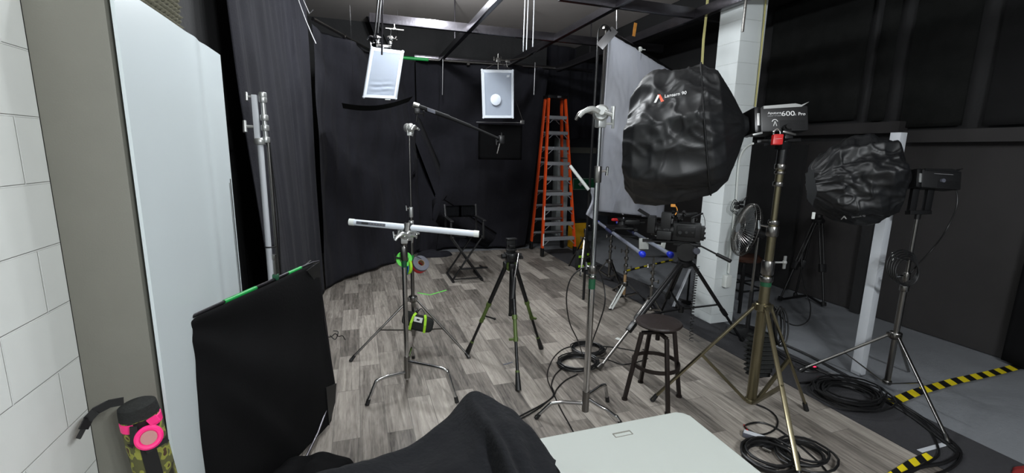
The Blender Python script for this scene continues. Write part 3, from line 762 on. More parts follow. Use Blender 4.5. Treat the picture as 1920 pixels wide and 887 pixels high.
for s in (-.045, .065):
    pts = [B+axx*(s*.75)+azz*.085+ayy*.02, B+axx*(s-.0)+azz*.06+ayy*.05, B+axx*(s*1.15)+azz*.0+ayy*.062, B+axx*(s*1.2)-azz*.068+ayy*.045]
    mb = MB()
    for a1, a2 in zip(pts, pts[1:]): mb.bar(a1, a2, .022, .004, up=ayy)
    mb.build('strap', 'lime', t)
lb = MB().box(B+axx*.005+azz*.04+ayy*.064, (.075, .045, .003), (axx, azz, ayy), bev=.001).build('label_patch', 'white', t)
MB().box(B+axx*.005+azz*.04+ayy*.067, (.028, .015, .002), (axx, azz, ayy), bev=.001).build('label_print', 'blk', lb)
tee(t, VA(c, 582)+axx*.02, axx+azz, .03); 
MB().path([B+azz*.08-axx*.03, B+azz*.13, B+azz*.08+axx*.05], .005, 6).build('carry_loop', 'blk', t)

# tall chrome stand at the left
c = V(-.53, 3.32, 0); q = PX(512, 560, -.53); c = V(-.53, q.y*.0+3.32, 0)
a = G(516, 620); dirn = Vector((a.x, a.y, 0)).normalized(); c = dirn*3.36
t = thing('light_stand', 'tall bright chrome stand beside the left curtain, standing behind the black flag', 'stand', c)
zt = ZA(c, 262)
column(t, c, [(.08, zt, .0185)], 'white_paint')
MB().cyl((c.x+.045, c.y+.01, .12), (c.x+.045, c.y+.01, zt+.02), .012).build('inner_rod', 'chrome_dull', t)
spread(t, c, .42, [c+V(-.13, .36, 0), c+V(-.2, -.3, 0), c+V(.3, -.16, 0)], .12, .5, .009, 'chrome')
zq = ZA(c, 178)
MB().bar((c.x-.012, c.y, zt-.02), (c.x-.012, c.y, zq), .035, .03, up=X, bev=.003).build('riser_bracket', 'white_paint', t)
mb = MB().cyl((c.x+.035, c.y, zt), (c.x+.035, c.y, zq), .014, n=14)
for k in (0, .27, .5, .9, 1): collar(mb, (c.x+.035, c.y, zt+(zq-zt)*k), .024, .035)
mb.build('clamp_tube', 'cast', t)
for py, w in ((182, 1), (238, 1.4)):
    z = ZA(c, py); tee(t, V(c.x-.03, c.y, z), (-1, -.1, 0), .02*w, 1.2*w, 'cast')
MB().lathe((c.x, c.y, zt-.03), Z, [(0, .03), (.01, .034), (.03, .034), (.04, .028)], 18).build('clamp_collar', 'cast', t)
z = ZA(c, 462); MB().torus((c.x+.012, c.y, z), .034, .004, Z).build('cable_tie', 'blk', t)
# dangling thin cable on stand
MB().path([V(c.x+.055, c.y, zt-.03), V(c.x+.07, c.y, zt-.5), V(c.x+.06, c.y+.01, zt-.9), V(c.x+.075, c.y, .5)], .004, 6).build('cable', 'cable', t)

# ------------------------------------------------------------------ black flag in front
BR = G(628, 785); TR = VA(BR, 487)+V(-.06, -.04, .0); TL = G(318, 612, 1.10); 
dh = (V(TR.x, TR.y, 0)-V(TL.x, TL.y, 0)); BL = V(TL.x+.02, TL.y, .03)
BR = V(BR.x, BR.y, .25); BC = G(575, 862); BC.z = .02
t = thing('black_flag', 'large black cloth flag on a metal frame leaning in the left foreground', 'flag', (BR.x, BR.y, 0))
hd = dh.normalized(); nf = V(hd.y, -hd.x, 0)   # towards the camera side / stage
TLb = TL+hd*.13; TLd = TL-Z*.12
TRa = TR-hd*.03; TRd = TR-Z*.10+hd*.03
MB().path([BC+hd*-.5, BC, V(BR.x, BR.y, .2)-hd*.02, V(BR.x, BR.y, .3), TRd, TR-Z*.04, TRa, TLb, TLb.lerp(TLd, .35)+(TL-TLb.lerp(TLd, .5))*.5, TLb.lerp(TLd, .7)+(TL-TLb.lerp(TLd, .5))*.45, TLd, V(TLd.x, TLd.y, .05)], .008, 8, False, 3).build('frame', 'steel_dk', t)
def onf(s, k, o=0): return TLb.lerp(TRa, s)+Z*k+nf*o
for s0, s1 in ((.18, .42), (.72, .86)):
    MB().cyl(onf(s0, .001), onf(s1, .001), .0105).build('green_tape', 'green', t)
def fn(u, v):
    tp = TL.lerp(TR, u); bt = V(BC.x, BC.y, .03).lerp(V(BR.x, BR.y, .03), 0) if 0 else None
    b0 = V(TL.x, TL.y, .02)-hd*.02; b1 = V(BR.x, BR.y, .03)
    bt = b0.lerp(b1, u); p = tp.lerp(bt, v)
    if u < .12: p.z -= (1-v)**2*.10*((.12-u)/.12)**1.8
    if u > .93: p.z -= max(0, (1-v)*.05*((u-.93)/.07)); p.z += v*.2*((u-.93)/.07)
    # folds hanging from the near top corner
    r = math.hypot(u, v*1.0); th = math.atan2(v, u+.001)
    d = .020*math.sin(th*9+1)*min(1, r*2)*math.exp(-r*1.0)+.012*nz((u*3, v*3, 5))+.03*math.sin(u*PI)*math.sin(v*PI)
    d += .02*math.exp(-((v-.12-u*1.3)/.09)**2)*math.sin(PI*min(1, u*1.4))
    return p+nf*(.010+d)
mb = MB().surf(fn, 60, 60); bmesh.ops.recalc_face_normals(mb.bm, faces=mb.bm.faces[:]); bmesh.ops.solidify(mb.bm, geom=mb.bm.faces[:], thickness=.004)
mb.build('fabric', 'cloth_dk', t, ang=180)
MB().poly([TR+nf*.02+hd*.01, TR+nf*.02-Z*.13+hd*.015, TR+nf*.022-Z*.17-hd*.0, TR+nf*.022-hd*.14-Z*.02], nf*.006).build('corner_patch', 'blk', t)
MB().poly([V(BR.x, BR.y, .26)+nf*.02, V(BR.x, BR.y, .14)+nf*.02-hd*.03, V(BR.x, BR.y, .03)+nf*.02-hd*.12, V(BR.x, BR.y, .3)+nf*.02-hd*.13], nf*.006).build('corner_patch', 'blk', t)
s = .60
q = onf(s, 0); k = MB().cyl(q, q+Z*.13, .009); collar(k, q+Z*.12, .011, .03); pn = k.build('pin', 'chrome_dull', t)
MB().box(q+Z*.012, (.03, .03, .03), bev=.004).build('pin_base', 'dkgreen', t)
e = VA(BR, 632)
MB().path([e+V(-.06, -.03, .03), e, e+V(.03, 0, .02), e+V(.05, .02, -.01), e+V(.075, 0, .0), e+V(.09, 0, -.03)], .003, 6).path([e+V(0, 0, .01), e+V(.03, 0, -.02), e+V(.05, 0, .03), e+V(.02, 0, .04)], .003, 6).build('tie_cord', 'blk', t)
# second frame behind
t = thing('folded_flag', 'second black flag stacked directly behind the large foreground flag', 'flag', (BR.x, BR.y, 0))
off = -nf*.035
mb = MB(); 
P = [V(TL.x, TL.y, .03)-hd*.03+off, TL-Z*.10-hd*.02+off, TL-Z*.03-hd*.0+off, TL+hd*.15+off-Z*.02, TR-hd*.1+off-Z*.02, TR+off-Z*.1+hd*.02, V(BR.x, BR.y, .04)+off+hd*.0]
mb.path(P, .008, 8, False, 2); mb.build('frame', 'blkm', t)
mb = MB().poly(P, -nf*.006); mb.build('fabric', 'felt', t)

# ------------------------------------------------------------------ camo pouch on the grey pier
Yp = 1.66
def at(x, y, dy=0): return PY(x, y, Yp+dy)
t = thing('camouflage_pouch', 'camouflage pouch with neon pink trim leaning on the grey pier', 'pouch', at(270, 800))
a, c = at(256, 757), at(297, 905); r1 = (at(297, 760)-at(227, 760)).length*.5
ax = (c-a).normalized(); c = a+ax*((a.z-.012)/-ax.z)
MB().lathe(a, ax, [(0, r1*.9), (.01, r1), (.12, r1*1.08), ((c-a).length, r1*1.12)], 24).build('body', 'camo', t)
MB().lathe(a-ax*.004, ax, [(0, r1*.80), (.006, r1*1.0), (.02, r1*1.04), (.044, r1*1.07)], 24).build('collar', 'felt', t)
MB().lathe(a+ax*.046, ax, [(0, r1*1.04), (.002, r1*1.09), (.028, r1*1.10), (.03, r1*1.05)], 24).build('pink_band', 'pink', t)
fw = V(.40, -.91, 0); MB().bar(a+fw*r1*1.08+ax*.04, a+fw*r1*1.16+ax*.5, .04, .004, up=fw).build('webbing', 'blk', t)
q = at(269, 798, -.115); nn = V(.36, -.88, .3).normalized(); q = a+V(.40, -.91, 0)*(r1+.028)+ax*.085+V(.01, 0, 0)
MB().torus(q, .029, .009, nn, 30, 8).build('pink_ring', 'pink', t)
MB().lathe(q-nn*.004, nn, [(0, .022), (.006, .023), (.009, .021)], 28).build('disc', 'card', t)
MB().bar(q+V(-.035, 0, .045), q+V(-.04, 0, -.015), .02, .004, up=Y).bar(q+V(-.01, -.005, -.045), q+V(.045, .01, -.02), .016, .004, up=Y).build('buckle_strap', 'blk', t)
MB().bar(q+V(.005, 0, .05), q+V(.03, 0, .065), .022, .005, up=Y).build('pink_tab', 'pink', t)
pts = [at(232, 752, -.06), at(205, 757, -.07), at(180, 770, -.08), at(166, 785, -.08), at(157, 803, -.09), at(148, 820, -.09)]
mb = MB()
for i, (p0, p1_) in enumerate(zip(pts, pts[1:])): mb.bar(p0, p1_+(p1_-p0)*.1, .006, .024 if i < 4 else .012, up=Z)
mb.build('shoulder_strap', 'blk', t)

# ------------------------------------------------------------------ folding table
c0 = G(1281, 773, .74); rx = c0.x+.012
t = thing('folding_table', 'pale folding table with a rounded corner in the right foreground', 'table', (.75, .85, 0))
y1 = c0.y+.012; x0, x1, y0 = -.15, rx, .42
pts = []
for cx, cy, a0 in ((x1-.04, y1-.04, 0), (x0+.04, y1-.04, 90), (x0+.04, y0+.04, 180), (x1-.04, y0+.04, 270)):
    for k in range(7):
        an = math.radians(a0+k*15); pts.append(V(cx+.04*math.cos(an), cy+.04*math.sin(an), .70))
th_ = math.radians(2.2); ctr = V(x1, y1, 0)
mb = MB().poly(pts, V(0, 0, .038))
es = [e for e in mb.bm.edges if abs(e.verts[0].co.z-.738) < 1e-4 and abs(e.verts[1].co.z-.738) < 1e-4]
bmesh.ops.bevel(mb.bm, geom=es, offset=.005, segments=3, affect='EDGES')
mb.build('tabletop', 'table', t)
q = G(1165, 810, .74)
MB().box((q.x, q.y, .7385), (.075, .006, .0015)).box((q.x-.037, q.y-.011, .7385), (.004, .024, .0015)).box((q.x+.037, q.y-.011, .7385), (.004, .024, .0015)).box((q.x, q.y-.022, .7385), (.075, .003, .001)).build('handle_recess', 'grey', t)['label'] = 'moulded handle outline near back edge'
for sx in (x0+.12, x1-.12):
    MB().path([(sx, y0+.06, .0), (sx, y0+.06, .66), (sx, y1-.06, .66), (sx, y1-.06, .0)], .014, 10, smooth=1).build('leg', 'steel_dk', t)

# black cloth over its left part
ridge = [(520, 935, 1.15), (580, 900, 1.2), (640, 882, 1.27), (700, 866, 1.35), (770, 840, 1.45), (825, 802, 1.52), (857, 772, 1.56), (878, 745, 1.58), (893, 736, 1.58), (912, 744, 1.57), (935, 757, 1.55), (960, 770, 1.52), (980, 790, 1.48), (1000, 812, 1.44), (1022, 842, 1.38), (1040, 868, 1.33), (1058, 900, 1.25)]
def cloth_pt(u, v):
    s = u*(len(ridge)-1); i = min(int(s), len(ridge)-2); f = s-i
    P = [DP(*ridge[max(0, min(len(ridge)-1, k))]) for k in (i-1, i, i+1, i+2)]
    p = .5*((2*P[1])+(P[2]-P[0])*f+(2*P[0]-5*P[1]+4*P[2]-P[3])*f*f+(3*P[1]-P[0]-3*P[2]+P[3])*f**3)
    if v < .22:   # far side falls behind the ridge
        k = (.22-v)/.22
        q = p+V(-.02, .10, -.02)*k+V(0, .06*k, -.35*k*k)
    else:
        k = (v-.22)/.78
        q = p+V((.42-u)*.30*k, -.75*k, -.06*k-.16*k*k)
    kk = max(0, v-.22)
    w = .05*math.exp(-((u-.42-.35*kk)/.05)**2)*min(1, kk*4)+.03*math.exp(-((u-.62-.1*kk)/.06)**2)*min(1, kk*4)-.04*math.exp(-((u-.52+.2*kk)/.05)**2)*min(1, kk*4)+.035*math.exp(-((u-.30-.1*kk)/.07)**2)*min(1, kk*3)
    return q+Z*w*.8+V(0, 0, 1)*(.03*nz(q, 5, 3)*min(1, kk*6)+.006*nz(q, 22, 6))
mb = MB().surf(cloth_pt, 90, 60); bmesh.ops.recalc_face_normals(mb.bm, faces=mb.bm.faces[:]); bmesh.ops.solidify(mb.bm, geom=mb.bm.faces[:], thickness=-.004)
tag(mb.build('black_cloth', 'cloth', loc=(.3, 1.1, .8), ang=180), 'large black cloth draped in a peak over the left part of the pale table', 'cloth')
q = G(600, 884)
def bundle(cx, cy, rx, ry, h, seed): return heap(cx, cy, rx, ry, h, seed, 50, 24)
tag(bundle(q.x-.06, q.y-.05, .26, .16, .10, 21).build('cloth_bundle', 'cloth_dk', loc=(q.x, q.y, 0), ang=180), 'small black cloth bundle on the floor at the foot of the large foreground flag', 'cloth')

# ------------------------------------------------------------------ director chair
t = thing('director_chair', 'black folding director chair with crossed legs in front of the back curtain', 'chair', (1.39, 6.2, 0))
x0, x1, yf, yb = 1.19, 1.60, 6.02, 6.42
sz = ZA((1.39, 6.2), 436); bz = ZA((1.39, 6.5), 385); az = ZA((1.39, 6.0), 415)
for y, nm in ((yf, 0), (yb, 1)):
    for s in (0, 1):
        p, q = (x0, x1) if s == 0 else (x1, x0)
        MB().bar((p, y+s*.022, .035), (q, y+s*.022, sz-.04), .018, .036, up=Y, bev=.003).build('leg', 'blk', t)
for x in (x0, x1):
    MB().bar((x, yf-.05, .018), (x, yb+.05, .018), .03, .03, bev=.004).build('foot_bar', 'blk', t)
    MB().bar((x, yf-.03, sz-.03), (x, yb+.03, sz-.03), .03, .03, bev=.004).build('seat_rail', 'blk', t)
    w = -.02 if x == x0 else .02
    for y in (yf, yb): MB().bar((x+w, y, sz-.06), (x+w, y, az), .028, .028, up=Y, bev=.003).build('arm_post', 'blk', t)
    MB().bar((x+w, yf-.07, az+.008), (x+w, yb+.05, az+.008), .05, .018, bev=.004).build('armrest', 'blk', t)
    MB().bar((x+w, yb, az), (x+w*1.2, yb+.05, bz+.02), .026, .026, up=Y, bev=.003).build('back_post', 'blkm', t)
def fn(u, v): return V(x0+(x1-x0)*u, yf-.02+(yb-yf+.04)*v, sz-.005-.03*math.sin(u*PI))
mb = MB().surf(fn, 14, 8); bmesh.ops.solidify(mb.bm, geom=mb.bm.faces[:], thickness=.006); mb.build('seat', 'cloth', t, ang=180)
def fn(u, v): return V(x0-.03+(x1-x0+.06)*u, yb+.035+.03*math.sin(u*PI), bz-.17+.17*v)
mb = MB().surf(fn, 14, 6); bmesh.ops.solidify(mb.bm, geom=mb.bm.faces[:], thickness=.006); mb.build('backrest', 'cloth', t, ang=180)
fz = ZA((1.39, 5.95), 502)
mb = MB().bar((x0+.08, yf-.12, fz), (x1+.05, yf-.12, fz), .05, .015, bev=.003)
mb.bar((x0+.1, yf-.12, fz), (x0+.1, yf+.02, fz), .02, .015).bar((x1-.02, yf-.12, fz), (x1-.02, yf+.02, fz), .02, .015).build('footrest', 'blkm', t)
MB().bar((x0, yf-.03, .05), (x1, yf-.03, .05), .02, .012).build('front_stretcher', 'blk', t)

# ------------------------------------------------------------------ photo tripod
F3 = [G(875, 664), G(972, 733), G(1015, 654)]
c = G(955, 680); c.z = 0
t = thing('tripod', 'black and olive photo tripod standing in the middle of the floor', 'tripod', c)
ht = ZA(c, 498)
for f in F3:
    d = (f-c); d.z = 0; d.normalize(); h = V(c.x, c.y, ht)+d*.045; f = V(f.x, f.y, .0)
    k1, k2 = h.lerp(f, .42), h.lerp(f, .60)
    L = MB().cyl(h, k1, .019, .018, 12).build('leg', 'blkm', t)
    MB().cyl(k1, k2, .0155, n=12).build('mid_section', 'olive', L)
    MB().cyl(k2, h.lerp(f, .9), .0125, n=12).build('lower_section', 'blkm', L)
    MB().cyl(h.lerp(f, .86), h.lerp(f, .995), .017, .024, 12).build('rubber_foot', 'blk', L)
    mb = MB()
    for kk, r in ((.42, .022), (.60, .019), (.86, .017)): mb.cyl(h.lerp(f, kk-.015), h.lerp(f, kk+.02), r, n=12)
    s_ = d.cross(Z); mb.bar(h.lerp(f, .60)+s_*.015, h.lerp(f, .60)+s_*.055, .02, .016, bev=.003); mb.build('leg_lock', 'olive', L)
    MB().box(h, (.05, .05, .06), bev=.01).build('leg_hinge', 'blkm', t)
f = F3[0]; d = (f-c); d.z = 0; h = V(c.x, c.y, ht)+d.normalized()*.045; p = h.lerp(V(f.x, f.y, 0), .55); q = p+V(.10, .0, -.04)
MB().cyl(p, q, .007).ell(q, .012).build('side_handle', 'blkm', t)
MB().lathe((c.x, c.y, ht-.04), Z, [(0, .035), (.02, .042), (.06, .042), (.075, .03)], 18).build('shoulder', 'olive', t)
MB().cyl((c.x, c.y, ZA(c, 590)), (c.x, c.y, ht), .014).cyl((c.x, c.y, ZA(c, 592)), (c.x, c.y, ZA(c, 588)), .017).build('centre_column', 'blkm', t)
zh = ZA(c, 484)
mb = MB().lathe((c.x, c.y, ht+.03), Z, [(0, .035), (.015, .04), (.03, .03), (.035, .05), (.06, .055), (.075, .05)], 20).box((c.x, c.y, zh+.01), (.10, .07, .07), bev=.012).box((c.x, c.y, ZA(c, 476)), (.11, .08, .02), bev=.004)
mb.cyl((c.x-.085, c.y, zh+.02), (c.x+.085, c.y, zh+.02), .02, n=14).cyl((c.x+.07, c.y, zh-.0), (c.x+.10, c.y, zh), .014)
mb.build('pan_head', 'blkm', t)
hz = V(c.x+.045, c.y-.05, zh+.045); he = G(966, 555, .0); he = DP(965, 520, dep(hz)-.10); he2 = DP(961, 560, dep(hz)-.16)
MB().cyl(hz, he, .007).build('handle_rod', 'chrome', t)
MB().path([he, he.lerp(he2, .5), he2], [.012, .014, .016, .017, .018, .018, .017, .017, .016], 10).build('handle_grip', 'blk', t)
z0, z1 = ZA(c, 474), ZA(c, 447)
mb = MB().bar((c.x-.005, c.y, z0), (c.x-.01, c.y, z1), .075, .018, up=Y, bev=.003).box((c.x-.01, c.y-.02, z1), (.085, .05, .012), bev=.003).box((c.x-.005, c.y-.022, (z0+z1)/2), (.05, .02, .02), bev=.004).box((c.x-.01, c.y-.02, z0+.03), (.085, .04, .014), bev=.003)
mb.build('phone_holder', 'blkm', t)

# ------------------------------------------------------------------ ladder
FL_, FR_ = G(1016, 481), G(1077, 477)
yb_, yf_ = 7.84, FL_.y; xl, xr = FL_.x, FR_.x; yc = (yb_+yf_)/2+.02
t = thing('step_ladder', 'tall orange fibreglass double step ladder beside the end of the back curtain', 'ladder', ((xl+xr)/2, yc, 0))
HT = ZA(((xl+xr)/2, yc), 183)
xc = (xl+xr)/2-.02; hw = .155
tops = {}
def rail(x, y, s, sy):
    p = V(x, y, .06); q = V(xc+s*hw, yc+sy*.075, HT-.03)
    mb = MB().bar(p, q, .028, .075, up=Y, bev=.003); rl = mb.build('rail', 'orange', t)
    MB().bar(V(x, y, 0)+(q-p).normalized()*-.005, p+(q-p).normalized()*.09, .045, .095, up=Y, bev=.008).build('rubber_foot', 'blk', rl)
    return p, q
Rf = [rail(xl, yf_, -1, -1), rail(xr, yf_, 1, -1)]; Rb = [rail(xl+.04, yb_, -1, 1), rail(xr+.04, yb_, 1, 1)]
MB().box((xc, yc, HT), (.37, .25, .055), bev=.012).build('top_cap', 'blkm', t)
MB().box((xc+.02, yc-.127, HT), (.07, .004, .03), bev=.001).build('label_plate', 'aluminium', t)
nst = 9
for k in range(nst):
    for (A, B_), sy in ((Rf, -1), (Rb, 1)):
        f = (k+1)/10.15
        p = A[0].lerp(A[1], f); q = B_[0].lerp(B_[1], f)
        mb = MB().box((p+q)/2, ((q-p).length-.02, .085, .022), bev=.003).box((p+q)/2+V(0, sy*.04, -.018), ((q-p).length-.02, .006, .05))
        st = mb.build('step', 'step', t)
        for e, s in ((p, 1), (q, -1)):
            MB().bar(e+V(s*.015, sy*.05, -.11), e+V(s*.11, sy*.05, -.025), .012, .004, up=Y).build('step_brace', 'step', st)
MB().bar(Rf[0][0].lerp(Rf[0][1], .62)+V(.02, 0, 0), Rb[0][0].lerp(Rb[0][1], .62)+V(.02, 0, 0), .02, .006, up=X).build('spreader', 'aluminium', t)
MB().bar(Rf[1][0].lerp(Rf[1][1], .62)-V(.02, 0, 0), Rb[1][0].lerp(Rb[1][1], .62)-V(.02, 0, 0), .02, .006, up=X).build('spreader', 'aluminium', t)
p, q = Rf[0]
MB().bar(p.lerp(q, .05)+V(0, -.04, 0), p.lerp(q, .13)+V(0, -.04, 0), .022, .002, up=Y).bar(p.lerp(q, .22)+V(0, -.04, 0), p.lerp(q, .31)+V(0, -.04, 0), .018, .002, up=Y).build('warning_sticker', 'white', t)
#@@PART right
# ------------------------------------------------------------------ right C-stand
c = G(1096, 790); c.z = 0
t = thing('c_stand', 'bright chrome C-stand with a large grip head, nearest stand in the middle foreground', 'stand', c)
bent_leg(t, c, G(1005, 785), 757, 753, .66); bent_leg(t, c, G(1139, 753), 743, 719, .82); bent_leg(t, c, G(1166, 800), 748, 777, .80)
za, zb, zh = ZA(c, 505), ZA(c, 327), ZA(c, 214)
column(t, c, [(ZA(c, 771), za, .0215), (za, zb, .0165), (zb, zh, .0115)])
MB().cyl((c.x, c.y, ZA(c, 770)), (c.x, c.y, ZA(c, 733)), .0245, n=16).build('leg_collar', 'chrome_dull', t)
collars(t, c, [(za, .028, .05), (za-.05, .026, .02), (zb, .024, .10)])
tee(t, V(c.x, c.y, zb+.02)+Rv*.02, Rv, .03, 1.2); tee(t, V(c.x, c.y, za+.01), -Rv+Z*.3, .04, 1.1)
MB().cyl((c.x, c.y, ZA(c, 541)), (c.x, c.y, ZA(c, 516)), .0222, n=16).build('tape_band', 'dkgreen', t)['label'] = 'dark green tape band'
gh = grip_head(t, V(c.x, c.y, zh+.005), (-.45, -.9, 0), 1.35)
MB().path([V(c.x, c.y, zh)-Rv*.02, V(c.x, c.y, zh)-Rv*.08+Z*.02, V(c.x, c.y, zh)-Rv*.125+Z*.005, V(c.x, c.y, zh)-Rv*.15-Z*.035], [.014, .014, .014, .015, .015, .015, .014, .014, .013, .012, .011, .010, .009], 10).build('handle', 'chrome_dull', gh)
MB().cyl(V(c.x, c.y, zh), V(c.x, c.y, zh)+Rv*.07, .009).cyl(V(c.x, c.y, zh)+Rv*.072+Z*.045, V(c.x, c.y, zh)+Rv*.072-Z*.05, .013, .010).build('knob', 'cast', gh)
CSR = c
# cable hung over it, and coils on the floor
dd = dep(VA(c, 600))
P = [G(1093, 668, .02), DP(1084, 640, dd+.35), DP(1068, 605, dd+.15), DP(1062, 560, dd), DP(1069, 525, dd-.05), DP(1086, 506, dd-.06), DP(1103, 501, dd-.07), DP(1121, 507, dd-.05), DP(1132, 535, dd), DP(1134, 570, dd), DP(1122, 610, dd+.1), DP(1109, 648, dd+.25), G(1105, 690, .02)]
tag(MB().path(P, .0045, 8).build('hanging_cable', 'cable', loc=(c.x, c.y, .5)), 'black cable looped over the middle foreground C-stand down to the coils', 'cable')
def coil(ctr, R, n, r, seed, label, sq=1.0, spread_=.25, name='cable_coil', lift=.0, tails=()):
    rnd = random.Random(seed); pts = []
    cx, cy = ctr.x, ctr.y
    N = 18
    for k in range(n*N):
        a = k/N*2*PI; turn = k/N
        rr = R*(1-spread_*.5+spread_*nz((turn*.8, 0, seed), 1)+.06*nz((math.cos(a)*2+turn*.5, math.sin(a)*2, seed+2)))
        ox, oy = R*.22*nz((turn*.9, 3, seed+5)), R*.22*nz((turn*.9, 8, seed+7))
        pts.append(V(cx+ox+rr*math.cos(a), cy+oy+rr*math.sin(a)*sq, r+.003+(k/(n*N))*r*2.2*math.sqrt(n)+lift+abs(nz((turn*3, 1, seed)))*r*2))
    mb = MB().path(pts, r, 6, smooth=1)
    for tl in tails: mb.path([V(p.x, p.y, max(p.z, r+.001)) for p in tl], r, 6)
    tag(mb.build(name, 'cable', loc=(cx, cy, 0)), label, 'cable')
coil(G(1102, 658), .165, 7, .0055, 11, 'smaller black cable coil, farther of the two behind the middle C-stand', .9)
coil(G(1083, 685), .19, 9, .006, 12, 'black cable coil, nearer of the two at the middle C-stand foot', .85)
def floor_cable(P, r, label, m='cable', grp=None, name='floor_cable'):
    pts = [G(x, y, r+.0015) for x, y in P]
    tag(MB().path(pts, r, 6, smooth=5).build(name, m, loc=(pts[0].x, pts[0].y, 0)), label, 'cable', grp)
floor_cable([(1190, 658), (1150, 651), (1100, 648), (1062, 652), (1040, 668), (1028, 692), (1027, 712), (1038, 738), (1052, 768), (1070, 800), (1085, 830)], .0045, 'long black cable curving round left of the coils towards the table')
floor_cable([(1083, 702), (1062, 712), (1045, 728), (1036, 745), (1010, 762), (970, 783), (950, 800)], .005, 'black cable running from the nearer coil to the black cloth')
floor_cable([(1054, 690), (1040, 704), (1034, 722), (1037, 742), (1000, 772), (965, 790)], .005, 'second black cable running beside the coils to the black cloth')
floor_cable([(1105, 668), (1138, 674), (1165, 683), (1190, 680), (1215, 672)], .0045, 'thin black cable running from the coils under the wooden stool')
floor_cable([(1205, 655), (1228, 664), (1250, 668)], .0045, 'short black cable end behind the stool')

# ------------------------------------------------------------------ wooden stool
F4 = [G(1171, 749), G(1201, 717), G(1273, 744), G(1252, 777)]
c = sum(F4, V(0, 0, 0))/4; c.z = 0
t = thing('stool', 'round dark wooden stool with four splayed bronze legs', 'stool', c)
zs = ZA(c, 602)+.0; zf = zs-.085
MB().lathe((c.x, c.y, zs-.028), Z, [(0, .135), (.004, .158), (.016, .166), (.026, .160), (.030, .14), (.027, .0)], 40, cap=True).build('seat', 'wood_dk', t)
tops = []
for f in F4:
    d = V(f.x-c.x, f.y-c.y, 0).normalized(); tp = V(c.x, c.y, zf)+d*.125; tops.append(tp)
    L = MB().bar(V(f.x, f.y, .01), tp, .026, .026, up=d, bev=.003).build('leg', 'bronze', t)
    MB().cyl((f.x, f.y, 0), (f.x, f.y, .012), .022, n=14).build('foot', 'bronze', L)
mb = MB()
mb.bar(tops[0], tops[2], .026, .022, bev=.003).bar(tops[1], tops[3], .026, .022, bev=.003); mb.build('cross_bar', 'bronze', t)
MB().lathe((c.x, c.y, zf-.06), Z, [(0, .016), (.09, .016), (.095, .07), (.10, .075), (.104, .07)], 18).build('screw_post', 'bronze', t)
zr = ZA(c, 680); ring = []
k = (zf-zr)/zf
Rr = sum(((V(f.x, f.y, 0)-c).length*k+.125*(1-k)) for f in F4)/4
MB().lathe((c.x, c.y, zr-.014), Z, [(0, Rr-.004), (0, Rr+.004), (.028, Rr+.004), (.028, Rr-.004), (0, Rr-.004)], 44, cap=False).build('foot_ring', 'bronze', t)

# ------------------------------------------------------------------ combo stand with covered lantern
c = G(1406, 768); c.z = 0
t = thing('combo_stand', 'heavy steel combo stand carrying the nearest black lantern light', 'stand', c)
spread(t, c, ZA(c, 575), [G(1222, 752), G(1500, 905), G(1512, 770)], .075, .5, .012, 'brassy', flat=True, col_r=.034)
z1, z2, z3, z4 = ZA(c, 520), ZA(c, 425), ZA(c, 345), ZA(c, 308)
column(t, c, [(.06, z1, .034), (z1, z2+.02, .028), (z2, z3, .0195), (z3, z4, .024)], 'brassy')
collars(t, c, [(z1-.01, .042, .04), (z1+.07, .040, .10), (z2-.03, .038, .07), (z2+.03, .034, .03), (z3, .034, .03), (z4-.015, .036, .035), (z4-.055, .033, .02)])
kz = ZA(c, 492); q = V(c.x, c.y, kz)+Rv*.035
kb = MB().cyl(q, q+Rv*.07, .007).lathe(q+Rv*.062, Rv, [(0, .01), (.006, .016), (.018, .016), (.024, .010)], 14); kb.bar(q+Rv*.075-Z*.045, q+Rv*.075+Z*.045, .012, .02, bev=.004).build('knob', 'cast', t)
tee(t, V(c.x, c.y, z2)-Rv*.03, -Rv+Z*.2, .05, 1.3)
MB().cyl((c.x, c.y, z1-.06), (c.x, c.y, z1-.03), .0348, n=18).build('tape_band', 'dkgreen', t)['label'] = 'dark green tape band'
COMBO = c; D1 = dep(V(c.x, c.y, 1.9))

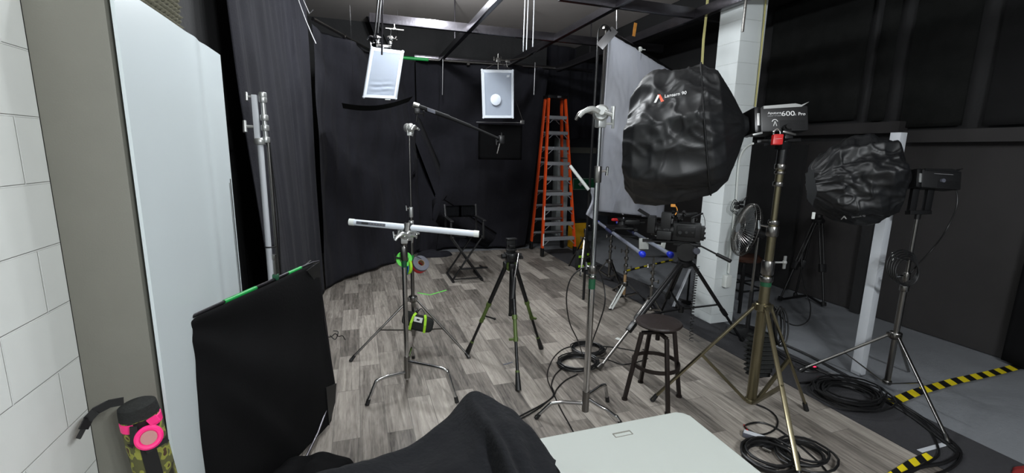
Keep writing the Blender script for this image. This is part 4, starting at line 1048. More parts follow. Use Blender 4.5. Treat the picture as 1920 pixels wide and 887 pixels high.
def lantern(label, P1, P2, prof, px2m, seed, wr, slant=0.0, flat_u=None, sides=8, tiltv=(0, 0, 0)):
    ax = (P2-P1); L = ax.length; ax.normalize(); a = ax.cross(Z).normalized(); b_ = a.cross(ax).normalized()
    t = thing('lantern_light', label, 'light', P1)
    NU, NV = 220, 150
    def pr(s):
        for (s0, r_0), (s1, r_1) in zip(prof, prof[1:]):
            if s <= s1:
                f = (s-s0)/(s1-s0) if s1 > s0 else 0; return r_0+(r_1-r_0)*f
        return prof[-1][1]
    tot = [0]
    for (s0, r_0), (s1, r_1) in zip(prof, prof[1:]): tot.append(tot[-1]+math.hypot((s1-s0)*L, (r_1-r_0)*px2m))
    def at_(v):
        s = v*tot[-1]
        for i in range(len(prof)-1):
            if s <= tot[i+1] or i == len(prof)-2:
                f = (s-tot[i])/(tot[i+1]-tot[i]); return prof[i][0]+(prof[i+1][0]-prof[i][0])*f, (prof[i][1]+(prof[i+1][1]-prof[i][1])*f)*px2m
    def fn(u, v):
        th = u*2*PI; s, r = at_(v)
        # fabric pulled between the ribs
        seg = (u*sides+.25) % 1.0; cr = math.cos(PI/sides)/math.cos((seg-.5)*2*PI/sides)
        k = 1.0*min(1, v*3)
        r *= (1-k)+k*cr
        bot = max(0, -math.sin(th))
        ct, st = math.cos(th), math.sin(th)
        def ridge(x, y, z, k): return 1-2*abs(nz((x, y, z), 1, seed+k))*1.8
        fl_ = nz((s*1.7, ct*1.3, st*1.3), 1, seed+9)*2
        def vor(k, sx, sk): return noise.voronoi(Vector((s*sx+ct*sk+.25*nz((s*3, ct*2, st*2), 1, seed), st*k-s*sk*.6, ct*k+seed*3.1)))[0][0]
        w = .6*nz((ct*1.4+s, st*1.4, s*1.5), 1, seed)+1.1*(vor(1.7, 3.0, 1.2)-.4)+.55*(vor(3.6, 6.0, 2.6)-.4)+.30*max(0, ridge(s*3.0+fl_, ct*3.6+s*2.8, st*3.6-s*1.6, 2)-.45)
        d = wr*w*math.sin(min(1, v*4)*PI/2)*(1-.5*bot)
        p = P1+ax*(s*L)+(a*math.cos(th)+b_*math.sin(th))*(r+d*min(1, r/(.15)))
        return p-ax*(slant*(p-P1).dot(Z)*min(1, max(0, (s-.3)/.6)))
    mb = MB().surf(fn, NU, NV, wrap=True)
    bmesh.ops.recalc_face_normals(mb.bm, faces=mb.bm.faces[:])
    bvh = BVHTree.FromBMesh(mb.bm)
    sk = mb.build('fabric_cover', 'nylon', t, ang=180)
    return t, ax, a, b_, bvh, at_, fn, L
P1, P2 = DP(1404, 233, D1), DP(1192, 268, D1+.30)
px = D1/FPX
prof = [(0, 13), (.04, 20), (.21, 104), (.31, 120), (.5, 128), (.75, 130), (.90, 120), (1.0, 98), (1.005, 60), (1.005, 0)]
t, ax, a_, b_, bvh, at_, fn1, L1 = lantern('nearest large black lantern softbox on the combo stand, logo showing', P1, P2, prof, px, 3, .075, slant=.20)
# seam where the back cone meets the skirt
seam = []
for i in range(72):
    v0 = 0
    p = fn1(i/72, .36); seam.append(p+((p-P1)-ax*(p-P1).dot(ax)).normalized()*.003)
MB().path(seam, .006, 6, True, 1).build('seam', 'nylon', t)
def onto(bv, off=.003):
    def f(p, z):
        d = (p-CAM).normalized(); h = bv.ray_cast(CAM, d)
        if h[0] is None: return p
        n = h[1]; n = n if n.dot(d) < 0 else -n
        return h[0]+n*(off+z)
    return f
def decal_poly(pts, m, bv, dd_, par, name):
    mb = MB(); pr = onto(bv, .003)
    # subdivide the outline strip so that it lies on the cloth
    for quad in pts:
        A, B_, C_, D_ = [DP(x, y, dd_) for x, y in quad]; n1 = 6
        g = [[mb.bm.verts.new(pr(A.lerp(D_, i/n1).lerp(B_.lerp(C_, i/n1), j/2), 0)) for j in range(3)] for i in range(n1+1)]
        for i in range(n1):
            for j in range(2): mb.f((g[i][j], g[i+1][j], g[i+1][j+1], g[i][j+1]))
    return mb.build(name, m, par, ang=180)
decal_poly([[(1226, 193), (1230, 193), (1237, 179), (1233, 178)]], 'logo_w', bvh, D1-.4, t, 'logo_mark')
decal_poly([[(1233, 177.5), (1238, 177), (1245, 190), (1240, 192)]], 'logo_o', bvh, D1-.4, t, 'logo_mark')
o = DP(1246, 184, D1-.4); r_ = (DP(1287, 177, D1-.4)-o)
letter('Lantern 90', .026, o, r_.normalized(), Uv, 'logo_w', t, fit=r_.length, proj=onto(bvh))
# lamp body
def lamp(par_label, pa, pb, h, dd_, logo=True):
    ctr = (pa+pb)/2; ax2 = (pb-pa).normalized(); n = -Fv; n = (n-ax2*n.dot(ax2)).normalized(); up = n.cross(ax2).normalized(); up = up if up.z > 0 else -up
    W = (pb-pa).length
    t = thing('lamp_head', par_label, 'lamp', ctr)
    B_ = MB().box(ctr, (W*.96, h, h), (ax2, n, up), bev=.012).build('housing', 'blk', t)
    mb = MB()
    for k in range(7): mb.box(ctr+ax2*W*.15+n*(h/2+.0005)-up*(h*.08+k*h*.055), (W*.5, .003, h*.02), (ax2, n, up))
    mb.build('vent_slots', 'blkm', B_)
    MB().bar(pa-ax2*.035, pa+ax2*.01, h*1.05, h*1.05, up=up, bev=.02).build('mount_ring', 'blkm', t)
    tz = ctr+up*(h/2+.004)
    MB().poly([tz-ax2*W*.42-n*h*.2, tz+ax2*W*.22-n*h*.2+up*.01, tz+ax2*W*.34-n*h*.2, tz+ax2*W*.50-n*h*.2+up*.018, tz+ax2*W*.34-up*.012-n*h*.2, tz-ax2*W*.42-up*.018-n*h*.2], n*h*.72).build('top_handle_or_sheen', 'cast' if logo else 'blkm', t)  # light grey plate paints the reflection stripe along the top of the nearest lamp
    MB().box(pa-ax2*.01+up*.0+n*h*.45, (.018, .03, h*.5), (ax2, n, up), bev=.004).build('latch', 'cast', t)
    return t, ctr, ax2, n, up, W, B_
pa, pb = DP(1412, 230, D1), DP(1503, 227, D1)
hb = 46*px
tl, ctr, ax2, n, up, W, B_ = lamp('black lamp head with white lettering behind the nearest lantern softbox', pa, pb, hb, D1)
fc = ctr+n*(hb/2+.001)
letter('Aputure', .020, fc-ax2*W*.34+up*hb*.20, ax2, up, 'logo_w', B_, fit=.085)
letter('LIGHT STORM', .012, fc-ax2*W*.34+up*hb*.10, ax2, up, 'logo_g', B_, fit=.085)
letter('600', .042, fc-ax2*W*.07+up*hb*.11, ax2, up, 'logo_w', B_, fit=.085)
letter('x', .028, fc+ax2*W*.19+up*hb*.11, ax2, up, 'logo_g', B_)
letter('Pro', .028, fc+ax2*W*.27+up*hb*.11, ax2, up, 'logo_w', B_, fit=.045)
q = fc-ax2*W*.20-up*hb*.18
MB().bar(q-ax2*.010-up*.016, q+up*.014, .003, .006, up=n).bar(q+ax2*.010-up*.016, q+up*.014, .003, .006, up=n).path([q-ax2*.018+up*.012, q-ax2*.01+up*.022, q+up*.026, q+ax2*.01+up*.022, q+ax2*.018+up*.012], .0025, 6).build('logo_mark', 'logo_w', B_)
base = V(COMBO.x, COMBO.y, z4)
yk = MB()
cy0 = ctr-up*hb*.78
yk.bar(cy0-n*hb*.75-ax2*.0, cy0+n*hb*.75, .05, .018, up=up, bev=.003)
for s in (-1, 1): yk.bar(cy0+n*hb*.72*s, ctr+n*hb*.62*s-up*hb*.34, .045, .014, up=n, bev=.003)
yk.bar(cy0-ax2*W*.45, cy0+ax2*W*.45, .03, .02, up=up, bev=.003)
yk.build('yoke', 'blkm', tl)
MB().cyl(V(base.x, base.y, z4), V(base.x, base.y, cy0.z), .030, n=18).box((base.x, base.y, cy0.z-.03), (.08, .06, .05), bev=.008).build('receiver', 'blkm', tl)
kb = MB().cyl(ctr+n*hb*.5-up*hb*.36, ctr+n*hb*.78-up*hb*.36, .018).build('tilt_knob', 'blkm', tl)
q = DP(1420, 251, D1-.12); MB().bar(q-ax2*.03-up*.006, q+ax2*.03+up*.006, .012, .012, bev=.002).build('tilt_lever', 'cast', tl)
q = DP(1482, 250, D1-.12); MB().bar(q-ax2*.05+up*.012, q+ax2*.03-up*.01, .02, .014, bev=.004).build('tilt_lever', 'chrome_dull', tl)
# padlock
q = DP(1457, 262, D1-.14)
t = thing('padlock', 'small red padlock hanging under the lamp head of the nearest lantern', 'padlock', q)
MB().box(q, (.062, .03, .066), (Rv, Fv, (Uv+Rv*.12).normalized()), bev=.008).build('lock_body', 'red', t)
MB().path([q+Uv*.03-Rv*.02, q+Uv*.05-Rv*.02, q+Uv*.066, q+Uv*.05+Rv*.018, q+Uv*.03+Rv*.018], .006, 8).build('shackle', 'chrome', t)
MB().bar(q-Rv*.02-Fv*.0165, q+Rv*.02-Fv*.0165+Uv*.004, .001, .006, up=Fv).build('label_print', 'logo_w', t)

# black pleated bag and cable bundle on the combo stand
q0 = DP(1425, 665, dep(V(COMBO.x, COMBO.y, .4))+.16)
def fn(u, v):
    th = u*2*PI; z = (v-.5); ruf = .016*math.sin(v*60)*(.6+.4*math.sin(th*3))
    rx, ry = .095*(1-.25*abs(2*v-1)**4)+ruf+.012*nz((th, v*5, 1)), .07*(1-.2*abs(2*v-1)**4)+ruf
    return q0+Rv*(rx*math.copysign(abs(math.cos(th))**.6, math.cos(th))+.02*z)+Fv*(ry*math.sin(th))+Z*(-z*.33)
mb = MB().surf(fn, 60, 90, wrap=True)
mb.ell(q0-Z*.155, (.075, .05, .02)).ell(q0+Z*.155, (.075, .05, .02))
t = thing('accessory_bag', 'black pleated bag hanging behind the column of the combo stand', 'bag', q0)
mb.build('body', 'felt', t, ang=180)
MB().path([q0+Z*.15-Rv*.05, q0+Z*.24, V(COMBO.x, COMBO.y, ZA(COMBO, 590)), q0+Z*.24+Rv*.03, q0+Z*.15+Rv*.05], .006, 6).build('strap', 'blk', t)
q1 = DP(1459, 612, dep(V(COMBO.x, COMBO.y, .6))+.12)
mb = MB()
for k in range(7):
    w = .028+.006*k*.5; h = .12+.008*((k*5) % 4)
    mb.path([q1+Rv*(w*math.cos(a)+.006*((k*3) % 5-2))+Uv*h*math.sin(a)-Fv*.012*(k-3) for a in [i*2*PI/16 for i in range(16)]], .0055, 6, True, 2)
mb.path([q1+Uv*.12, q1+Uv*.15-Rv*.05, V(COMBO.x, COMBO.y, ZA(COMBO, 578))+Fv*.05], .006, 6)
tag(mb.build('cable_bundle', 'cable', loc=q1), 'long black cable bundle hanging right of the combo stand column', 'cable')
# cable arc out to the right of it
floor_pts = [DP(1448, 575, dep(q1)), DP(1462, 592, dep(q1)+.05), DP(1480, 607, dep(q1)+.15), DP(1500, 610, dep(q1)+.3), DP(1517, 598, dep(q1)+.6), DP(1519, 570, dep(q1)+.9), DP(1508, 540, dep(q1)+1.1), DP(1503, 500, dep(q1)+1.3), DP(1507, 460, dep(q1)+1.3), DP(1517, 430, dep(q1)+1.25)]
tag(MB().path(floor_pts, .005, 8).build('hanging_cable', 'cable', loc=q1), 'black cable drooping between combo stand and far lantern', 'cable')

# ------------------------------------------------------------------ second lantern
c = G(1661, 727); c.z = 0
t = thing('light_stand', 'dull steel stand under the farther black lantern, right of the white post', 'stand', c)
fL, fR = G(1500, 697), G(1778, 832); fB = c*3-fL-fR; fB.z = 0
fB = c+(fB-c).normalized()*.5
spread(t, c, ZA(c, 629), [fL, fR], .05, .48, .011, 'chrome_dull', flat=False, col_r=.022)
z1, z2 = ZA(c, 540), ZA(c, 402)
d_ = (fB-c).normalized()
MB().cyl(V(c.x, c.y, ZA(c, 629))+d_*.03, V(fB.x, fB.y, .01), .011).build('leg', 'chrome_dull', t)
column(t, c, [(.05, z1, .021), (z1, z2, .013)], 'chrome_dull')
collars(t, c, [(z1, .03, .05), (z1+.09, .024, .07), (z1+.25, .02, .05)])
tee(t, V(c.x, c.y, z1+.22)-Rv*.02, -Rv+Z*.25, .08, 1.4); tee(t, V(c.x, c.y, z1+.1)-Rv*.02, -Rv*1-Z*.2, .05, 1.2)
D2 = dep(V(c.x, c.y, 1.65)); px2 = D2/FPX; LC = c
P1, P2 = DP(1702, 329, D2), DP(1522, 348, D2+.2)
prof = [(0, 16), (.05, 26), (.18, 68), (.35, 80), (.6, 81), (.78, 72), (.93, 48), (1.0, 36), (1.0, 0)]
t, ax, a_, b_, bvh, at_, fn2, L2_ = lantern('farther black lantern softbox, deflated and creased, right of the nearest one', P1, P2, prof, px2, 9, .08, slant=.05)
decal_poly([[(1576, 411), (1578, 411.5), (1584, 405.5), (1582, 404.5)]], 'logo_w', bvh, D2-.35, t, 'logo_mark')
decal_poly([[(1582, 404.5), (1584.5, 404), (1588, 410), (1585.5, 410.5)]], 'logo_w', bvh, D2-.35, t, 'logo_mark')
o = DP(1597, 408, D2-.35); r_ = (DP(1622, 406, D2-.35)-o)
letter('Lantern 90', .018, o, r_.normalized(), Uv, 'logo_g', t, fit=r_.length, proj=onto(bvh))
pa, pb = DP(1712, 336, D2), DP(1788, 341, D2)
hb = 34*px2
tl, ctr, ax2, n, up, W, B_ = lamp('black lamp head behind the farther lantern softbox', pa, pb, hb, D2, logo=False)
MB().bar(ctr-ax2*W*.2+n*(hb/2+.001)+up*hb*.28, ctr+ax2*W*.25+n*(hb/2+.001)+up*hb*.28, .002, .012, up=n).build('label_print', 'logo_g', B_)
cy0 = V(LC.x, LC.y, ZA(LC, 396)); yk = MB()
for s in (-1, 1): yk.bar(cy0+Rv*.055*s+Z*.0, cy0+Rv*.055*s+Z*.17, .05, .03, up=Fv, bev=.005)
yk.box(cy0-Z*.01, (.16, .05, .03), (Rv, Fv, Uv), bev=.004).cyl(cy0-Z*.06, cy0, .02).build('yoke', 'blkm', tl)
MB().cyl(ctr+n*hb*.5-up*.01, ctr+n*hb*.62-up*.01, .014, n=20).build('tilt_knob', 'greytape', tl)
dq = dep(V(LC.x, LC.y, .9))
P = [DP(1786, 350, D2), DP(1794, 362, D2), DP(1793, 390, D2), DP(1775, 430, D2-.02), DP(1750, 465, dq-.05), DP(1722, 495, dq-.06), DP(1708, 512, dq-.06)]
tag(MB().path(P, .005, 8).build('hanging_cable', 'cable', loc=P[0]), 'black cable dropping from the rear lamp head to the hanging coil', 'cable')
q = DP(1692, 500, dq-.06); mb = MB()
for k in range(5): mb.path([q+Rv*((.118-.008*k)*math.cos(a))+Uv*((.125-.006*k)*math.sin(a)-.01*k)-Fv*.01*k for a in [i*2*PI/20 for i in range(20)]], .0055, 6, True, 1)
tag(mb.build('cable_coil', 'cable', loc=q), 'black cable coil hanging on the column of the farther lantern stand', 'cable')
# clip below the left rim
q = DP(1526, 398, D2+.02); tag(MB().bar(q, q-Z*.05, .02, .01, up=Fv, bev=.002).build('cord_toggle', 'white', loc=q), 'tiny white toggle at the left edge of farther lantern', 'toggle')

# ------------------------------------------------------------------ silk scrim
S = [PY(1137, 62, 4.6), PY(1300, 172, 5.9), PY(1237, 408, 5.9), PY(1114, 395, 4.6)]
S[2] = PY(1240, 408, 5.45)
S[1] = S[2]+(S[0]-S[3])*1.02

cs_ = sum(S, V(0, 0, 0))/4
nS = (S[1]-S[0]).cross(S[3]-S[0]).normalized(); nS = nS if nS.dot(CAM-cs_) > 0 else -nS
t = thing('silk_scrim', 'big grey-white silk stretched on a frame, standing behind the nearest lantern', 'reflector', (cs_.x, cs_.y, 0))
def fn(u, v):
    p = S[0].lerp(S[1], u).lerp(S[3].lerp(S[2], u), v)
    d = .03*nz((u*4+v*1.5, v*4, 1))+.02*abs(nz((u*9-v*4, v*5, 2)))+.012*nz((u*22, v*16, 3))
    d += .035*math.exp(-(((u-.35)-.3*(v-.1))/.03)**2)*math.exp(-((v-.15)/.2)**2)+.04*math.exp(-((v-.93)/.05)**2)*math.sin(u*17)*.5
    return p+nS*(.03+d*math.sin(min(1, 6*u, 6*(1-u))*PI/2))
mb = MB().surf(fn, 80, 80); bmesh.ops.recalc_face_normals(mb.bm, faces=mb.bm.faces[:]); bmesh.ops.solidify(mb.bm, geom=mb.bm.faces[:], thickness=.003)
mb.build('fabric', 'silk', t, ang=180)
ex = (S[0]-S[3]).normalized()
S0 = S[0]+ex*.04; S1_ = S[1]+ex*.03
fr = MB().bar(S0-(S[1]-S[0]).normalized()*.06, S1_, .03, .03, bev=.003).bar(S[3]-ex*.03, S[2]-ex*.03, .03, .03, bev=.003).bar(S0, S[3]-ex*.03, .03, .03, up=X, bev=.003).bar(S1_, S[2]-ex*.03, .03, .03, up=X, bev=.003)
fr.build('frame', 'chrome_dull', t)
cp = DP(1143, 68, dep(S[0])-.07)
MB().bar(DP(1124, 88, dep(S[0])-.05), DP(1153, 55, dep(S[0])-.05), .01, .09, up=Fv.cross(Rv+Uv), bev=.003).build('corner_bracket', 'aluminium', t)
MB().path([DP(1121, 74, dep(S[0])-.1), DP(1123, 56, dep(S[0])-.1), DP(1131, 47, dep(S[0])-.1), DP(1140, 50, dep(S[0])-.1), DP(1145, 58, dep(S[0])-.06)], .008, 8).build('corner_loop', 'cable', t)
pb_ = V(S[3].x-.06, S[3].y-.02, 0)
pt = DP(1122, 70, dep(S[0])); pt2 = DP(1100, 440, dep(S[3])+.02)
MB().cyl(pt, pt2, .014).build('pole', 'blkm', t)
fz = V(pt2.x, pt2.y, 0)
MB().cyl(pt2, V(fz.x, fz.y, .1), .016).build('column', 'blkm', t)
dF = dep(S[3])-.05
mb = MB()
def fn(u, v):
    p = DP(1103+14*u+6*math.sin(v*4), 352+50*v+10*u*v, dF)
    return p-Fv*(.03*math.sin(u*3*PI)*math.sin(v*PI)+.02*nz((u*3, v*5, 5)))
mb.surf(fn, 12, 16); bmesh.ops.solidify(mb.bm, geom=mb.bm.faces[:], thickness=.004); mb.build('loose_fabric', 'silk', t, ang=180)
def fn(u, v): return DP(1203+(1242-1203)*u, 398-8*u+14*v*(.6+.4*u), dep(S[2])-.08)-Fv*.02*nz((u*4, v*3, 7))
mb = MB().surf(fn, 14, 8); bmesh.ops.solidify(mb.bm, geom=mb.bm.faces[:], thickness=.004); mb.build('loose_fabric', 'silk', t, ang=180)
for s, e in (((1216, 98), (1213, 114)), ((1216, 98), (1221, 102))): pass
q = S0.lerp(S1_, .42); mb = MB().ell(q-Fv*.03, (.03, .02, .03)).cyl(q-Fv*.03, q-Fv*.05-Z*.12-X*.02, .008).cyl(q-Fv*.03, q-Fv*.03+X*.07, .006); mb.build('tie', 'white', t)
# white tube tied to the scrim
a, e = DP(1069, 311, dF-.05), DP(1104, 356, dF-.1)
tag(MB().cyl(a, e, .018, n=14).build('white_tube', 'white', loc=a), 'short white tube sticking out left of the silk scrim edge', 'tube')

# ------------------------------------------------------------------ camera on tripod
c = G(1271, 640); c.z = 0
t = thing('camera_tripod', 'heavy black video tripod with spread legs under the cinema camera', 'tripod', c)
za = ZA(c, 493)
F3 = [G(1121, 694), G(1392, 640), G(1238, 588)]
for i, f in enumerate(F3):
    f = V(f.x, f.y, .0); d = (f-c); d.z = 0; d.normalize(); h = V(c.x, c.y, za)+d*.07
    k = h.lerp(f, .62); s_ = d.cross(Z)
    L = MB().cyl(h+s_*.012, k+s_*.012, .015).cyl(h-s_*.012, k-s_*.012, .015).build('leg', 'blkm', t)
    MB().cyl(h.lerp(f, .55), h.lerp(f, .97), .013).build('lower_section', 'chrome_dull' if i == 0 else 'blkm', L)
    MB().bar(h.lerp(f, .58), h.lerp(f, .66), .05, .04, bev=.008).build('leg_lock', 'blkm', L)
    MB().cyl(h.lerp(f, .95), V(f.x, f.y, .012), .02, .026).build('foot', 'chrome_dull' if i == 0 else 'blkm', L)
    m_ = V(c.x, c.y, za*.42)
    MB().bar(m_, h.lerp(f, .52), .02, .012).build('spreader_arm', 'blkm', t)
MB().lathe((c.x, c.y, za-.04), Z, [(0, .05), (.02, .075), (.05, .08), (.07, .06)], 22).build('bowl', 'blkm', t)
MB().cyl((c.x, c.y, za*.38), (c.x, c.y, za*.46), .03).build('spreader_hub', 'blkm', t)
MB().cyl(V(c.x, c.y, za)-Rv*.08, V(c.x, c.y, za)-Rv*.13+Z*.01, .008).build('lock_lever', 'blkm', t)
zb = ZA(c, 455)
la = (-Rv*.93+Fv*.36); la.z = 0; la.normalize(); sd = la.cross(Z).normalized()
hd_ = MB().lathe((c.x, c.y, za+.02), Z, [(0, .06), (.03, .075), (.05, .05)], 20)
hd_.cyl(V(c.x, c.y, (za+zb)/2+.02)-sd*.08, V(c.x, c.y, (za+zb)/2+.02)+sd*.08, .085, n=26).box((c.x, c.y, zb-.01), (.24, .11, .03), (la, sd, Z), bev=.005)
hd_.build('fluid_head', 'blk', t)
MB().cyl(V(c.x, c.y, (za+zb)/2+.02)-Fv*.10-Rv*(-.05), V(c.x, c.y, (za+zb)/2+.02)-Fv*.13+Rv*.05, .03, n=20).build('drag_dial', 'greytape', t)
dh_ = dep(V(c.x, c.y, zb))-.08
a, e, g = DP(1313, 461, dh_), DP(1344, 477, dh_-.12), DP(1370, 490, dh_-.22)
MB().cyl(a-(e-a)*.5, e, .008).build('pan_handle', 'blkm', t)
MB().cyl(e, g, .016, .017, 14).build('handle_grip', 'blk', t)
t = thing('cinema_camera', 'black cinema camera with matte box, handle and cables on the video tripod', 'camera', (c.x, c.y, zb))
dC = dep(V(c.x, c.y, zb+.1))
def cp(x, y, o=0): return DP(x, y, dC+o)
ux_ = 1/FPX*dC
def cb(x0, y0, x1, y1, th, o=0, m='blk', name='module', bev=.008, ax=None):
    q = cp((x0+x1)/2, (y0+y1)/2, o)
    return MB().box(q, (abs(x1-x0)*ux_, th, abs(y1-y0)*ux_), ax or (-la, sd, Z), bev=bev).build(name, m, t)
bd = cb(1263, 418, 1312, 451, .13, 0, name='camera_body')
q = cp(1286, 434, -.075); MB().box(q, (.16, .01, .10), (-la, sd, Z), bev=.006).build('side_panel', 'blkm', bd)
for i in range(3): MB().cyl(cp(1275+i*12, 436, -.08), cp(1275+i*12, 436, -.10), .016-.003*i, n=14).build('dial', 'blkm', bd)
cb(1306, 424, 1320, 450, .10, -.01, name='battery'); 
mb = MB()
for i in range(3): mb.cyl(cp(1318, 428+i*9, -.05), cp(1323, 429+i*9, -.06), .012, n=12)
mb.build('connector', 'blkm', t)
MB().bar(cp(1254, 404), cp(1308, 402), .05, .035, bev=.012).bar(cp(1260, 404), cp(1258, 420), .03, .03, up=sd, bev=.004).bar(cp(1300, 403), cp(1298, 420), .03, .03, up=sd, bev=.004).build('top_handle_or_sheen', 'blk', t)
mb = MB()
rnd = random.Random(4)
for i in range(14):
    x = 1256+rnd.random()*52; y = 398+rnd.random()*18
    mb.cyl(cp(x, y, -.05+rnd.random()*.06), cp(x+2, y-3, -.09+rnd.random()*.05), .008+rnd.random()*.008, n=12)
mb.build('rosette', 'blkm', t)
lens = MB().lathe(cp(1263, 432), la, [(0, .05), (.03, .05), (.035, .058), (.09, .058), (.095, .052), (.14, .052), (.145, .062), (.19, .064), (.2, .055)], 28).build('lens', 'blk', t)
MB().lathe(cp(1263, 432)+la*.05, la, [(0, .060), (.02, .060)], 28).lathe(cp(1263, 432)+la*.11, la, [(0, .055), (.02, .055)], 28).build('focus_ring', 'blkm', lens)
mbq = cp(1222, 420, .02)
MB().box(mbq, (.07, .17, .15), (la, sd, Z), bev=.01).bar(mbq+Z*.075+la*.03, mbq+Z*.13+la*.13, .18, .005, up=Z).build('matte_box', 'blk', t)
MB().cyl(cp(1205, 452, -.02), cp(1300, 455, -.02), .009).cyl(cp(1205, 449, .08), cp(1300, 452, .08), .009).build('support_rods', 'blkm', t)
cb(1240, 398, 1258, 430, .09, .0, name='wireless_unit')
cb(1232, 432, 1258, 448, .10, -.02, name='follow_focus')
MB().bar(cp(1296, 409, -.05), cp(1318, 400, -.07), .02, .014, bev=.003).build('monitor_arm', 'blkm', t)
MB().path([cp(1317, 400, -.07), cp(1321, 410, -.07), cp(1322, 422, -.06), cp(1319, 430, -.05)], .003, 6).build('cable', 'chrome_dull', t)
MB().path([cp(1266, 403, -.06), cp(1270, 395, -.07), cp(1267, 387, -.07), cp(1262, 385, -.07)], .005, 6).build('cable', 'orange_tag', t)['label'] = 'orange cable end'
cb(1258, 383, 1266, 388, .02, -.07, 'orange_tag', 'plug', .003)
# curly cable
P = []; c0_, c1_ = DP(1308, 500, dC-.05), DP(1296, 640, dC-.35)
Q = [c0_, DP(1302, 540, dC-.12), DP(1298, 585, dC-.22), c1_]
for i in range(330):
    u = i/329; s = u*3; k = min(2, int(s)); f = s-k; p = Q[k].lerp(Q[k+1], f); a = u*2*PI*27
    P.append(p+Rv*.016*math.cos(a)+Fv*.016*math.sin(a))
tag(MB().path(P, .0032, 5, smooth=1).build('curly_cable', 'cable', loc=c0_), 'black curly cable dangling from the cinema camera in front of the white column', 'cable')

# ------------------------------------------------------------------ stands, rails and bits in the bay behind
def small_stand(base, top, hub, feet, label, m='chrome_dull', white=None, low=.08, name='light_stand', lowm=None):
    c = G(*base); c.z = 0
    t = thing(name, label, 'stand', c)
    fs = [G(*f) for f in feet]
    for f in fs: f.z = 0
    spread(t, c, ZA(c, hub), fs, low, .55, .010, m, flat=True, col_r=.018)
    if white is not None:
        f = fs[white]; h = V(c.x, c.y, ZA(c, hub)); d = (f-h).normalized(); s_ = d.cross(Z).normalized()
        MB().bar(h+d*.04-Fv*.02, f-d*.03-Fv*.02, .05, .006, up=-Fv, bev=.002).build('leg_sheen', 'white', t)  # white plate paints the reflection on a shiny flat leg
    zt = ZA(c, top); zh = ZA(c, hub)
    column(t, c, [(.06, zh+.12, .0175)], lowm or m)
    MB().cyl((c.x, c.y, zh+.1), (c.x, c.y, zt), .013).build('riser', m, t)
    collars(t, c, [(zh+.14+(zt-zh-.16)*k/4, .026, .035) for k in range(4)], m)
    tee(t, V(c.x, c.y, zt-.1)-Rv*.02, -Rv, .04, 1.1, m); tee(t, V(c.x, c.y, zh+.2)+Rv*.02, Rv-Fv*.3, .04, 1.1, m)
    return c, zt
cA, zA = small_stand((1141, 528), 430, 490, [(1111, 523), (1162, 536), (1150, 508)], 'chrome stand holding the far end of the silver rails')
cB, zB = small_stand((1169, 566), 455, 532, [(1143, 581), (1211, 566), (1150, 545)], 'worn stand with the reflection painted white on one leg in the bay behind the stool', white=0, lowm='tan')
cC, zC_ = small_stand((1218, 592), 481, 560, [(1190, 598), (1248, 600), (1222, 570)], 'chrome stand under the blue-capped end of the silver rails')
cD, zD = small_stand((1094, 509), 434, 448, [(1067, 499), (1088, 518), (1112, 505)], 'slim stand between the ladder and the middle C-stand', low=.2)
# sandbags with lime bands
for x, y, lb_ in ((1087, 490, 'black sandbag with lime stripes on the floor, left one behind the middle C-stand'), (1101, 486, 'black sandbag with lime stripes on the floor, right one behind the middle C-stand')):
    b0 = G(x, 508 if x < 1095 else 503); t = thing('sandbag', lb_, 'sandbag', b0, 'sandbags beside the slim stand')
    w = .17; h = .33
    q = V(b0.x, b0.y, h/2+.005)
    pillow(q, X, Y, Z, w, h, .12, x).build('bag', 'felt', t, ang=180)
    for zz in (.09, .24): MB().box((q.x, q.y-.062, zz), (w*.7, .012, .035), bev=.003).build('stripe', 'lime', t)
zR = .80
t = thing('slider_rails', 'pair of silver camera slider rails with blue end caps on stands', 'camera slider', G(1205, 477, zR))
RA0, RA1, RB0, RB1 = G(1122, 417, zR), G(1205, 477, zR), G(1186, 437, zR), G(1258, 478, zR)
dA = (RA0-RA1); RB0 = RB1+dA
for A, B_2 in ((RA0, RA1), (RB0, RB1)):
    d = (B_2-A).normalized()
    r = MB().cyl(A, B_2, .021, n=18).build('rail', 'rail', t)
    MB().ell(B_2, .034, 16, 12).cyl(B_2-d*.05, B_2, .028, .033, 16).build('end_cap', 'blue', r)
    MB().cyl(A-d*.03, A+d*.01, .024, n=14).build('end_cap', 'blue', r)
    MB().cyl(A.lerp(B_2, .27), A.lerp(B_2, .42), .030, n=18).build('grip_sleeve', 'sleeve', r)
for f in (.97, .03, .45): MB().bar(RA0.lerp(RA1, f)-Z*.03, RB0.lerp(RB1, f)-Z*.03, .035, .02, bev=.003).build('cross_tie', 'blk', t)
f0 = RA0.lerp(RA1, .35); f1 = RB0.lerp(RB1, .35); mid = (f0+f1)/2; dr = (RA1-RA0).normalized(); sr_ = (f1-f0).normalized()
t = thing('rail_carriage', 'black camera carriage with a red rag sitting on the silver rails', 'camera slider', mid)
MB().box(mid+Z*.05, ((f1-f0).length+.06, .22, .025), (sr_, dr, Z), bev=.006).build('base_plate', 'blk', t)
mb = MB()
for s in (-1, 1):
    for e in (-1, 1):
        q = mid+sr_*((f1-f0).length/2*s)+dr*.12*e+Z*.035; mb.cyl(q-sr_*.02, q+sr_*.02, .035, n=18)
mb.build('wheels', 'blkm', t)
MB().lathe(mid+Z*.06, Z, [(0, .09), (.02, .09), (.03, .06), (.08, .05), (.09, .07), (.11, .07)], 20).box(mid+Z*.13+sr_*.12, (.2, .12, .06), (sr_, dr, Z), bev=.01).cyl(mid+Z*.1, mid+sr_*.3+Z*.12, .014).build('mount', 'blk', t)
pillow(mid+Z*.15-sr_*.08, sr_, dr, Z, .12, .04, .06, 8).build('red_rag', 'redtape', t, ang=180)
